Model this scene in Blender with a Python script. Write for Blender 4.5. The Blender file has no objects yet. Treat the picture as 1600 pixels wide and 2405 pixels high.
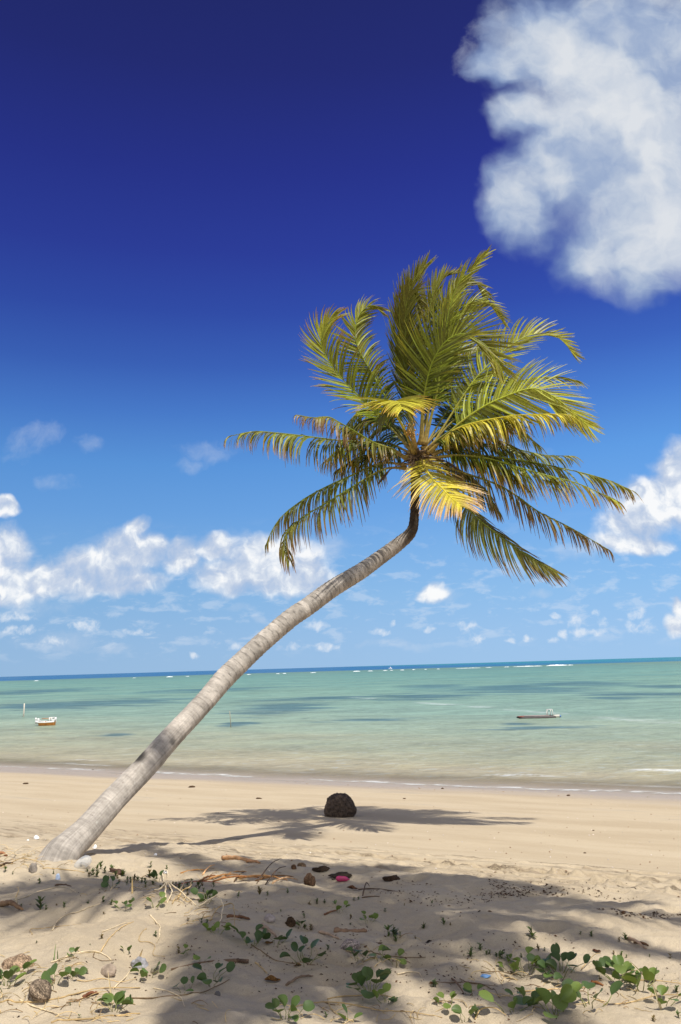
import bpy, bmesh, math, random
import numpy as np
from mathutils import Vector, Matrix, noise as mnoise
random.seed(7); np.random.seed(7)
scene = bpy.context.scene
COL = scene.collection
PI = math.pi

# ------------------------------------------------------------------ camera
F = 1870.0; CX, CY = 800.0, 1202.5
CAM = np.array([0.0, 0.0, 1.62])
pitch = math.radians(11.0); roll = math.radians(1.68)
fw = np.array([0, math.cos(pitch), math.sin(pitch)])
r0 = np.array([1.0, 0, 0]); u0 = np.array([0, -math.sin(pitch), math.cos(pitch)])
RT = math.cos(roll)*r0 - math.sin(roll)*u0
UP = math.sin(roll)*r0 + math.cos(roll)*u0
cam = bpy.data.cameras.new('camera'); camo = bpy.data.objects.new('camera', cam); COL.objects.link(camo)
m = Matrix.Identity(4)
for i in range(3):
    m[i][0] = RT[i]; m[i][1] = UP[i]; m[i][2] = -fw[i]; m[i][3] = CAM[i]
camo.matrix_world = m
cam.sensor_fit = 'VERTICAL'; cam.sensor_height = 36.0; cam.lens = F/2405*36
cam.clip_start = 0.05; cam.clip_end = 60000
scene.camera = camo

def ray(px, py):
    return (px-CX)/F*RT + (CY-py)/F*UP + fw
def pt(px, py, d):
    return CAM + ray(px, py)*d

# ------------------------------------------------------------------ numpy noise
def _h(ix, iy, s):
    n = (ix*374761393 + iy*668265263 + s*1442695041) & 0xffffffff
    n = ((n ^ (n >> 13))*1274126177) & 0xffffffff
    return ((n ^ (n >> 16)) & 0xffff)/65535.0
def vnoise(x, y, s=0):
    x = np.asarray(x, float); y = np.asarray(y, float)
    ix = np.floor(x).astype(np.int64); iy = np.floor(y).astype(np.int64)
    fx = x-ix; fy = y-iy
    fx = fx*fx*fx*(fx*(fx*6-15)+10); fy = fy*fy*fy*(fy*(fy*6-15)+10)
    a = _h(ix, iy, s); b = _h(ix+1, iy, s); c = _h(ix, iy+1, s); d = _h(ix+1, iy+1, s)
    return (a*(1-fx)+b*fx)*(1-fy) + (c*(1-fx)+d*fx)*fy - 0.5
def fbm(x, y, s=0, o=4):
    v = 0; a = 1.0
    for k in range(o):
        v = v + a*vnoise(x*2**k+k*17.3, y*2**k+k*9.1, s+k*31); a *= 0.5
    return v
def sstep(a, b, x):
    t = np.clip((x-a)/(b-a), 0, 1); return t*t*(3-2*t)

# ------------------------------------------------------------------ terrain
SEA = -1.0
NX, NY = 0.4453, 0.8954          # seaward normal of the shoreline
FOOT = []
_rs = np.random.RandomState(5)
for _ in range(34):              # foot prints and scuffed hollows
    FOOT.append((_rs.uniform(-.2, 3.0), _rs.uniform(4.2, 7.4), _rs.uniform(.09, .17), _rs.uniform(.05, .09), _rs.uniform(-.5, .5), _rs.uniform(.015, .04)))
for _ in range(14):
    FOOT.append((_rs.uniform(-2.4, 0), _rs.uniform(3.8, 6.6), _rs.uniform(.08, .16), _rs.uniform(.05, .09), _rs.uniform(-.5, .5), _rs.uniform(.008, .02)))
FA = np.array(FOOT).T[:, None, :]
def hgt(x, y):
    x = np.asarray(x, float); y = np.asarray(y, float)
    s = NX*x + NY*y; t = NY*x - NX*y
    base = np.interp(s, [-3000, -60, -5, 0, 3, 5.2, 6.0, 6.8, 7.8, 9, 11, 17.3, 26, 60, 400, 9000],
                        [3, 1.0, .25, .12, .05, 0.0, -.05, -.14, -.30, -.42, -.56, -1.0, -1.42, -2.4, -6, -60])
    base = base + .13*np.exp(-(((x+1.5)/1.3)**2 + ((y-5.5)/.75)**2)) + .07*np.exp(-(((x+1.4)/1.0)**2+((y-4.4)/.7)**2))
    base = base + .10*np.exp(-(((x+2.7)/.8)**2 + ((y-7.2)/.6)**2)) + .09*np.exp(-(((x+2.5)/.42)**2 + ((y-6.85)/.25)**2))
    dune = 1-sstep(6.4, 8.0, s + .5*vnoise(t*.9, t*0, 77))
    near = dune*(np.abs(x) < 30)
    z = base + near*(.085*fbm(x*1.1, y*1.3, 3, 3) + .042*fbm(x*3.6, y*4.6, 9, 3) + .016*fbm(x*14, y*17, 15, 3))
    # small wind ripples and hollows
    if x.size < 2000:
        sh_ = x.shape; X1 = x.reshape(-1, 1)-FA[0]; Y1 = y.reshape(-1, 1)-FA[1]; c, q = np.cos(FA[4]), np.sin(FA[4])
        e = ((X1*c+Y1*q)/FA[2])**2 + ((-X1*q+Y1*c)/FA[3])**2
        z = z + (FA[5]*(-np.exp(-e) + .45*np.exp(-(np.sqrt(e)-1.5)**2*4))).sum(1).reshape(sh_)
    else:
        for (fx, fy, a, b, r, dp) in FOOT:
            dx = x-fx; dy = y-fy; c, q = math.cos(r), math.sin(r)
            e = ((dx*c+dy*q)/a)**2 + ((-dx*q+dy*c)/b)**2
            z = z - dp*np.exp(-e) + dp*.45*np.exp(-(np.sqrt(e)-1.5)**2*4)
    # wheel tracks running parallel to the water
    w = s + .12*vnoise(t*.35, t*0+2, 4)
    tr = 0
    for (c0, wd, amp) in ((8.02, .13, .030), (8.42, .06, .016), (7.62, .10, .034), (7.25, .09, .032), (6.95, .07, .026)):
        prof = np.exp(-((w-c0)/wd)**2)
        tr = tr + amp*prof*(1.5*fbm(t*8, w*14, 21, 3) - .35 + .22*np.sin(t*30))
    z = z + tr*(.9+1.3*sstep(-.8, 2.2, x))*(np.abs(x) < 40)
    z = z + sstep(6.5, 8, s)*(1-sstep(15, 17.5, s))*(.02*fbm(t*.35, s*.6, 40, 3)+.005*fbm(t*1.2, s*4.5, 44, 2))
    return z
def gp(px, py):
    """where the view ray of a photo position meets the sand"""
    d = ray(px, py)
    t = np.geomspace(2.2, 40, 300)
    for _ in range(2):
        P = CAM[:, None] + d[:, None]*t
        dz = P[2]-hgt(P[0], P[1])
        i = int(np.argmax(dz < 0))
        if i == 0: return None
        t = np.linspace(t[i-1], t[i], 24)
    P = CAM[:, None] + d[:, None]*t[[0, -1]]
    dz = P[2]-hgt(P[0], P[1])
    f = dz[0]/(dz[0]-dz[1]+1e-12); p = CAM+d*(t[0]+(t[-1]-t[0])*f)
    return np.array([p[0], p[1], float(hgt(p[0], p[1]))])
def sp(px, py, z=SEA):
    d = ray(px, py); return CAM + d*((z-CAM[2])/d[2])
def onsand(x, y):
    return np.array([x, y, float(hgt(x, y))])

# ------------------------------------------------------------------ sun
SUN = np.array([0.28, -0.40, 1.0]); SUN = SUN/np.linalg.norm(SUN)

# ------------------------------------------------------------------ node helpers
def lin(r, g, b, a=1.0):
    f = lambda c: (c/255/12.92) if c <= 10.3 else ((c/255+.055)/1.055)**2.4
    return (f(r), f(g), f(b), a)
class T:
    def __init__(s, tree): s.t = tree; tree.nodes.clear()
    def n(s, typ, ins=None, **props):
        nd = s.t.nodes.new(typ)
        for k, v in props.items(): setattr(nd, k, v)
        for k, v in (ins or {}).items(): s.set(nd.inputs[k], v)
        return nd
    def set(s, inp, v):
        if isinstance(v, bpy.types.NodeSocket): s.t.links.new(v, inp)
        else:
            if hasattr(v, '__len__') and hasattr(inp.default_value, '__len__'):
                k = len(inp.default_value); v = tuple(v)[:k] if len(v) >= k else tuple(v)+(1.0,)
            inp.default_value = v
    def m(s, op, a, b=None, c=None, clamp=False):
        nd = s.t.nodes.new('ShaderNodeMath'); nd.operation = op; nd.use_clamp = clamp
        s.set(nd.inputs[0], a)
        if b is not None: s.set(nd.inputs[1], b)
        if c is not None: s.set(nd.inputs[2], c)
        return nd.outputs[0]
    def v(s, op, a, b=None, c=None, out=0):
        nd = s.t.nodes.new('ShaderNodeVectorMath'); nd.operation = op
        s.set(nd.inputs[0], a)
        if b is not None: s.set(nd.inputs[1], b)
        if c is not None: s.set(nd.inputs[2], c)
        return nd.outputs[out]
    def mr(s, x, a, b, c=0.0, d=1.0, smooth=True):
        nd = s.t.nodes.new('ShaderNodeMapRange'); nd.interpolation_type = 'SMOOTHSTEP' if smooth else 'LINEAR'
        for k, q in zip(('Value', 'From Min', 'From Max', 'To Min', 'To Max'), (x, a, b, c, d)): s.set(nd.inputs[k], q)
        return nd.outputs[0]
    def mix(s, f, a, b, blend='MIX'):
        nd = s.t.nodes.new('ShaderNodeMix'); nd.data_type = 'RGBA'; nd.blend_type = blend
        s.set(nd.inputs[0], f); s.set(nd.inputs[6], a); s.set(nd.inputs[7], b)
        return nd.outputs[2]
    def noise(s, vec, scale, detail=2, rough=.5, dist=0.0, dims='3D'):
        nd = s.n('ShaderNodeTexNoise', {'Vector': vec, 'Scale': scale, 'Detail': detail, 'Roughness': rough, 'Distortion': dist}, noise_dimensions=dims)
        return nd.outputs
    def ramp(s, x, stops, interp='LINEAR'):
        nd = s.t.nodes.new('ShaderNodeValToRGB'); cr = nd.color_ramp; cr.interpolation = interp
        while len(cr.elements) < len(stops): cr.elements.new(.5)
        for e, (p, c) in zip(cr.elements, stops): e.position = p; e.color = c
        s.set(nd.inputs[0], x); return nd.outputs[0]
def newmat(name):
    mt = bpy.data.materials.new(name); mt.use_nodes = True
    return mt, T(mt.node_tree)
def finish(t, shader, disp=None):
    o = t.n('ShaderNodeOutputMaterial', {'Surface': shader})
    return o
def bump(t, h, strength=.5, dist=.01, normal=None):
    ins = {'Height': h, 'Strength': strength, 'Distance': dist}
    if normal is not None: ins['Normal'] = normal
    return t.n('ShaderNodeBump', ins).outputs[0]

# ------------------------------------------------------------------ sky
world = bpy.data.worlds.new("World"); scene.world = world; world.use_nodes = True
def build_world():
    t = T(world.node_tree)
    tc = t.n('ShaderNodeTexCoord').outputs['Generated']
    sep = t.n('ShaderNodeSeparateXYZ', {0: tc}).outputs
    el = t.m('MULTIPLY', t.m('ARCSINE', sep[2]), 1/(PI/2))
    D = lambda deg: deg/90
    grad = t.ramp(el, [(D(a), lin(*c)) for a, c in ((0, (152, 190, 228)), (2, (148, 188, 229)), (5, (136, 183, 229)), (8, (122, 174, 228)), (11, (105, 162, 226)), (14.4, (90, 150, 220)), (18, (71, 123, 204)),
                       (21.3, (56, 96, 184)), (25, (46, 74, 167)), (29, (41, 58, 152)), (34, (36, 47, 136)), (40, (32, 39, 113)), (46, (29, 35, 100)), (75, (40, 56, 130)))])
    # the side of the sky away from the sun's azimuth is a little deeper
    side = t.mr(sep[0], -.5, .45, .90, 1.06)
    grad = t.v('SCALE', grad); t.set(grad.node.inputs['Scale'], side)
    nish = t.n('ShaderNodeTexSky', sky_type='NISHITA', sun_disc=False, sun_elevation=math.asin(SUN[2]),
               sun_rotation=math.atan2(SUN[0], SUN[1]), altitude=0, air_density=1.0, dust_density=.3, ozone_density=2.0).outputs[0]
    yy = t.m('MAXIMUM', sep[1], .05)
    u = t.m('DIVIDE', sep[0], yy); vv = t.m('DIVIDE', sep[2], yy)
    front = t.mr(sep[1], .1, .3)
    P = t.n('ShaderNodeCombineXYZ', {0: u, 1: vv, 2: 0.0}).outputs[0]
    def uv(px, py):
        d = ray(px, py); return d[0]/d[1], d[2]/d[1]
    wn = t.noise(P, 9.0, 3, .55, dims='2D')[1]
    wn2 = t.noise(P, 42.0, 2, .5, dims='2D')[1]
    def warp(a1, a2):
        w = t.v('MULTIPLY_ADD', t.v('SUBTRACT', wn, (.5, .5, .5)), (a1, a1, 0), P)
        return t.v('MULTIPLY_ADD', t.v('SUBTRACT', wn2, (.5, .5, .5)), (a2, a2, 0), w)
    def field(Q, blobs, sm=.25, gw=1.0):
        cur = None
        for (px, py, rx, ry) in blobs:
            cu, cv = uv(px, py); u1, _ = uv(px+rx, py); _, v1 = uv(px, py-ry)
            ru, rv = abs(u1-cu)*gw, abs(v1-cv)*gw
            q = t.v('MULTIPLY_ADD', Q, (1/ru, 1/rv, 0), (-cu/ru, -cv/rv, 0))
            d = t.v('DOT_PRODUCT', q, q, out=1)
            cur = d if cur is None else t.m('SMOOTH_MIN', cur, d, sm)
        return t.m('SUBTRACT', 1.0, cur)
    def cr(ox, oy, s, L): return [(ox+a/s, oy+b/s, c/s, d/s) for (a, b, c, d) in L]
    # --- large soft cloud, upper right
    big = cr(1000, 0, 2.613, [(1250, 330, 760, 520), (820, 240, 460, 330), (1150, 760, 560, 420), (1420, 1050, 520, 480), (560, 1230, 250, 300), (800, 1010, 330, 260),
                              (1290, 1470, 500, 330), (470, 420, 190, 130), (620, 700, 240, 140), (1000, 950, 420, 420), (1010, 1560, 210, 190), (1350, 1650, 170, 190)])
    wb = warp(.060, .012)
    fb = field(wb, big, .7, .97)
    nb = t.noise(wb, 10.0, 9, .58, dims='2D')[0]
    nbs = t.noise(t.v('ADD', wb, (.012, .022, 0)), 11.0, 5, .55, dims='2D')[0]
    nbs0 = t.noise(wb, 11.0, 5, .55, dims='2D')[0]
    sb = t.m('MULTIPLY_ADD', t.m('SUBTRACT', nb, .5), 1.30, t.m('ADD', fb, .12))
    ab = t.m('MULTIPLY', t.mr(sb, -.60, .95), .98)
    nb2 = t.noise(t.v('ADD', wb, (3.1, .02, 0)), 8.0, 5, .5, dims='2D')[0]
    shade = t.m('ADD', t.m('MULTIPLY', t.m('SUBTRACT', nbs0, nbs), .55), t.m('ADD', t.m('MULTIPLY', t.mr(sb, .0, 1.5), .55), t.m('MULTIPLY', t.mr(nb2, .33, .66), .45)))
    cb = t.ramp(shade, [(0, lin(118, 142, 188)), (.40, lin(158, 176, 206)), (.66, lin(192, 203, 219)), (.95, lin(222, 226, 231))])
    # --- bright cumulus: bank on the left, tower on the right, small puffs over the horizon
    bank = cr(0, 960, 1.823, [(30, 620, 110, 110), (60, 750, 210, 90), (180, 730, 150, 85), (380, 700, 260, 95), (540, 610, 160, 105), (590, 500, 70, 48), (650, 610, 85, 85),
                              (520, 745, 190, 50), (780, 640, 90, 80), (940, 600, 90, 65), (1010, 720, 160, 85), (1240, 740, 200, 72), (1310, 690, 85, 70), (1170, 640, 230, 95), (25, 430, 58, 46)])
    bank += cr(860, 1040, 2.119, [(1470, 290, 260, 140), (1560, 150, 120, 150), (1330, 400, 160, 100), (1330, 500, 200, 65), (340, 745, 85, 42), (1540, 900, 55, 60), (1540, 810, 40, 55)])
    puffs = cr(860, 1040, 2.119, [(80, 945, 58, 26), (130, 895, 20, 25), (320, 932, 38, 20), (490, 908, 66, 30), (545, 978, 60, 34), (720, 985, 36, 18), (795, 966, 36, 22), (935, 980, 34, 22),
                                  (1040, 890, 45, 45), (1135, 845, 28, 22), (1060, 938, 60, 28), (1172, 890, 38, 34), (1150, 945, 44, 24), (1340, 850, 50, 38), (1360, 925, 90, 40), (940, 865, 30, 18), (980, 950, 30, 30)])
    puffs += cr(0, 960, 1.823, [(100, 945, 100, 24), (230, 1000, 70, 26), (60, 890, 100, 26), (370, 930, 80, 40), (590, 960, 70, 18), (830, 1048, 34, 20), (1365, 925, 55, 28), (1000, 1020, 32, 17), (1255, 1022, 34, 22), (1400, 1025, 90, 24)])
    thin = cr(0, 960, 1.823, [(150, 150, 130, 105), (280, 312, 130, 50), (880, 175, 190, 60), (800, 250, 90, 45), (390, 155, 80, 45), (150, 850, 260, 60), (1060, 560, 120, 60), (1380, 600, 190, 60), (470, 1050, 120, 26), (200, 1010, 260, 60), (1030, 860, 90, 24), (1120, 910, 50, 22)])
    thin += cr(860, 1040, 2.119, [(1090, 555, 130, 70), (740, 640, 150, 52), (340, 760, 130, 40), (1020, 735, 60, 34), (870, 755, 62, 20), (1140, 742, 60, 20), (840, 40, 110, 40), (1440, 110, 50, 36), (160, 1005, 240, 30), (60, 780, 150, 24)])
    thin += [(1108, 165, 42, 80), (1150, 60, 60, 70)]
    wc = warp(.030, .012)
    nc = t.noise(wc, 24.0, 8, .58, dims='2D')[0]
    wp = warp(.010, .010)
    npf = t.noise(wp, 75.0, 5, .6, dims='2D')[0]
    fk = field(wc, bank, .55, 1.0)
    sk = t.m('MULTIPLY_ADD', t.m('SUBTRACT', nc, .5), 1.25, t.m('ADD', fk, .16))
    fp = field(wp, puffs)
    sq = t.m('MULTIPLY_ADD', t.m('SUBTRACT', npf, .5), 3.0, fp)
    ak = t.m('MULTIPLY', t.mr(sk, -.38, .95), .97); ap = t.m('MULTIPLY', t.mr(sq, .05, 1.7), .72)
    ft = field(warp(.03, .012), thin)
    nt_ = t.noise(wc, 17.0, 6, .62, dims='2D')[0]
    at = t.m('MULTIPLY', t.mr(t.m('MULTIPLY_ADD', t.m('SUBTRACT', nt_, .5), 3.6, ft), .1, 2.1), .36)
    # broken haze cumulus in a band above the horizon
    Ph = t.v('MULTIPLY', P, (1.0, 2.6, 0))
    hz = t.noise(Ph, 26.0, 6, .6, .2, dims='2D')[0]
    band = t.m('MULTIPLY', t.mr(vv, .008, .04), t.mr(vv, .20, .09))
    ah = t.m('MULTIPLY', t.m('MULTIPLY', t.mr(hz, .50, .70), band), .30)
    lump = t.noise(t.v('ADD', wc, (.004, .011, 0)), 24.0, 5, .55, dims='2D')[0]
    lump0 = t.noise(wc, 24.0, 5, .55, dims='2D')[0]
    lit = t.m('ADD', t.m('MULTIPLY', t.m('SUBTRACT', lump0, lump), 2.3), t.m('ADD', .30, t.m('ADD', t.m('MULTIPLY', t.mr(sk, -.1, 1.6), .22), t.m('MULTIPLY', t.mr(nb2, .38, .62), .38))))
    ck = t.ramp(lit, [(0, lin(168, 190, 222)), (.36, lin(188, 202, 225)), (.60, lin(207, 216, 231)), (.80, lin(230, 235, 242)), (1, lin(250, 250, 250))])
    col = grad
    col = t.mix(t.m('MULTIPLY', at, front), col, lin(206, 216, 232))
    col = t.mix(t.m('MULTIPLY', ah, front), col, lin(222, 230, 242))
    col = t.mix(t.m('MULTIPLY', ap, front), col, lin(236, 240, 246))
    col = t.mix(t.m('MULTIPLY', ak, front), col, ck)
    col = t.mix(t.m('MULTIPLY', ab, front), col, cb)
    # unseen white cumulus overhead and behind, added as ambient fill for the shadows
    fwd = t.v('DOT_PRODUCT', tc, (0, .94, .34), out=1)
    away = t.m('MULTIPLY', t.mr(fwd, .70, .40), t.mr(sep[2], -.02, .05))
    g = t.noise(tc, 2.6, 5, .55)[0]
    col = t.mix(t.m('MULTIPLY', t.mr(g, .41, .60), away), col, (1.0, 1.0, 1.0, 1))
    nadd = t.v('SCALE', nish); t.set(nadd.node.inputs['Scale'], .004)
    col = t.v('ADD', col, nadd)
    below = t.mr(sep[2], -.03, .0)
    col = t.mix(below, (.12, .2, .24, 1), col)
    bg = t.n('ShaderNodeBackground', {'Color': col, 'Strength': 1.0})
    t.n('ShaderNodeOutputWorld', {'Surface': bg.outputs[0]})
build_world()
world.cycles.sampling_method = 'MANUAL'; world.cycles.sample_map_resolution = 512

sl = bpy.data.lights.new('sun', 'SUN'); sl.energy = 4.8; sl.angle = math.radians(.53); sl.color = (1.0, .955, .88)
so = bpy.data.objects.new('sun', sl); COL.objects.link(so)
so.rotation_euler = Vector(SUN).to_track_quat('Z', 'Y').to_euler(); so.location = (3, -5, 14)

scene.view_settings.view_transform = 'Standard'; scene.view_settings.look = 'None'
scene.view_settings.exposure = 0; scene.view_settings.gamma = 1
scene.cycles.max_bounces = 5; scene.cycles.diffuse_bounces = 3; scene.cycles.transparent_max_bounces = 8
scene.cycles.use_denoising = True

# ------------------------------------------------------------------ object helpers
def mesh_from(name, V, Fc, mats=None, smooth=True, cols=None, mi=None):
    me = bpy.data.meshes.new(name)
    me.from_pydata([tuple(v) for v in V], [], [tuple(f) for f in Fc])
    if mats:
        for q in (mats if isinstance(mats, (list, tuple)) else [mats]): me.materials.append(q)
    if smooth: me.polygons.foreach_set('use_smooth', [True]*len(me.polygons))
    if mi is not None: me.polygons.foreach_set('material_index', mi)
    if cols is not None:
        a = me.color_attributes.new('Col', 'FLOAT_COLOR', 'POINT')
        c = np.ones((len(V), 4), np.float32); c[:, :3] = np.asarray(cols)[:, :3]
        a.data.foreach_set('color', c.ravel())
    me.update(); return me
def link(name, me, parent=None, loc=None, rot=None):
    o = bpy.data.objects.new(name, me); COL.objects.link(o)
    if parent is not None: o.parent = parent
    if loc is not None: o.location = loc
    if rot is not None: o.rotation_euler = rot
    return o
def tag(o, label=None, cat=None, group=None, kind=None):
    if label: o['label'] = label
    if cat: o['category'] = cat
    if group: o['group'] = group
    if kind: o['kind'] = kind
    return o
def empty(name, loc):
    o = bpy.data.objects.new(name, None); COL.objects.link(o); o.location = loc; o.empty_display_size = .1
    return o
class MB:
    def __init__(s): s.V = []; s.F = []; s.C = []
    def add(s, V, Fc, col=(1, 1, 1)):
        b = len(s.V); s.V += [tuple(v) for v in V]; s.F += [tuple(i+b for i in f) for f in Fc]
        s.C += list(col) if (len(col) == len(V) and len(V) and hasattr(col[0], '__len__')) else [col]*len(V)
    def tube(s, P, R, n=6, col=(1, 1, 1), cap=True):
        P = [np.array(p, float) for p in P]; k = len(P)
        if not hasattr(R, '__len__'): R = [R]*k
        V = []; Fc = []; pn = None
        for i in range(k):
            tg = P[min(i+1, k-1)]-P[max(i-1, 0)]; tg = tg/(np.linalg.norm(tg)+1e-9)
            if pn is None:
                a = np.array([0, 0, 1.]) if abs(tg[2]) < .9 else np.array([1., 0, 0])
                pn = np.cross(tg, a)
            pn = pn-tg*np.dot(pn, tg); pn /= np.linalg.norm(pn)+1e-9
            bn = np.cross(tg, pn)
            for j in range(n):
                an = 2*PI*j/n; V.append(P[i]+R[i]*(math.cos(an)*pn+math.sin(an)*bn))
        for i in range(k-1):
            for j in range(n):
                a = i*n+j; b = i*n+(j+1) % n; Fc.append((a, b, b+n, a+n))
        if cap: Fc.append(tuple(range(n-1, -1, -1))); Fc.append(tuple((k-1)*n+j for j in range(n)))
        cc = col
        if hasattr(col[0], '__len__'): cc = [col[i] for i in range(k) for j in range(n)]
        s.add(V, Fc, cc)
    def box(s, c, h, rz=0.0, taper=1.0, col=(1, 1, 1), rx=0.0):
        V = []
        for z in (-1, 1):
            for (x, y) in ((-1, -1), (1, -1), (1, 1), (-1, 1)):
                f = taper if z > 0 else 1
                X, Y, Z = x*h[0]*f, y*h[1]*f, z*h[2]
                Y, Z = Y*math.cos(rx)-Z*math.sin(rx), Y*math.sin(rx)+Z*math.cos(rx)
                V.append((c[0]+X*math.cos(rz)-Y*math.sin(rz), c[1]+X*math.sin(rz)+Y*math.cos(rz), c[2]+Z))
        s.add(V, [(3, 2, 1, 0), (4, 5, 6, 7), (0, 1, 5, 4), (1, 2, 6, 5), (2, 3, 7, 6), (3, 0, 4, 7)], col)
    def build(s, name, mats, parent=None, loc=None, smooth=True):
        me = mesh_from(name, s.V, s.F, mats, smooth, s.C)
        return link(name, me, parent, loc)
def catmull(P, n):
    P = [np.array(p, float) for p in P]
    P = [2*P[0]-P[1]]+P+[2*P[-1]-P[-2]]
    out = []
    for i in range(1, len(P)-2):
        for k in range(12):
            q = k/12; a, b, c, d = P[i-1], P[i], P[i+1], P[i+2]
            out.append(.5*((2*b)+(-a+c)*q+(2*a-5*b+4*c-d)*q*q+(-a+3*b-3*c+d)*q**3))
    out.append(P[-2]); out = np.array(out)
    L = np.concatenate([[0], np.cumsum(np.linalg.norm(np.diff(out, axis=0), axis=1))])
    ts = np.linspace(0, L[-1], n)
    return np.stack([np.interp(ts, L, out[:, j]) for j in range(out.shape[1])], 1), L[-1]

# ------------------------------------------------------------------ materials
def attr(t, name='Col'): return t.n('ShaderNodeAttribute', attribute_name=name).outputs['Color']
def objcoord(t): return t.n('ShaderNodeTexCoord').outputs['Object']
def simple(name, col, rough=.7, var=.25, scale=20, bmp=.3, bdist=.004, use_attr=False, spec=.3, bscale=None):
    mt, t = newmat(name)
    oc = objcoord(t)
    nz = t.noise(oc, scale, 5, .6)[0]
    base = (col[0], col[1], col[2], 1)
    c = attr(t) if use_attr else None
    if c is not None: base = t.mix(1.0, base, c, 'MULTIPLY')
    f = t.mr(nz, .25, .75, 1-var, 1+var)
    cc = t.v('SCALE', base); t.set(cc.node.inputs['Scale'], f)
    rnd = t.n('ShaderNodeObjectInfo').outputs['Random']
    c2 = t.v('SCALE', cc); t.set(c2.node.inputs['Scale'], t.mr(rnd, 0, 1, .85, 1.15, False))
    nb = bump(t, t.noise(oc, bscale or scale*2.5, 4, .6)[0], bmp, bdist)
    b = t.n('ShaderNodeBsdfPrincipled', {'Base Color': c2, 'Roughness': rough, 'Specular IOR Level': spec, 'Normal': nb})
    finish(t, b.outputs[0]); return mt

def leafmat(name, rough=.42, trans=.35, base=None, nscale=35):
    mt, t = newmat(name)
    c = attr(t) if base is None else (base[0], base[1], base[2], 1)
    oc = objcoord(t)
    nz = t.noise(oc, nscale, 3, .6)[0]
    rnd = t.n('ShaderNodeObjectInfo').outputs['Random']
    f = t.m('MULTIPLY', t.mr(nz, .25, .75, .78, 1.22), t.mr(rnd, 0, 1, .85, 1.15, False))
    cc = t.v('SCALE', c); t.set(cc.node.inputs['Scale'], f)
    b = t.n('ShaderNodeBsdfPrincipled', {'Base Color': cc, 'Roughness': rough, 'Specular IOR Level': .28})
    tc = t.mix(1.0, cc, (1.25, 1.2, .45, 1), 'MULTIPLY')
    tr = t.n('ShaderNodeBsdfTranslucent', {'Color': tc})
    mx = t.n('ShaderNodeMixShader', {0: trans, 1: b.outputs[0], 2: tr.outputs[0]})
    finish(t, mx.outputs[0]); return mt

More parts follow.
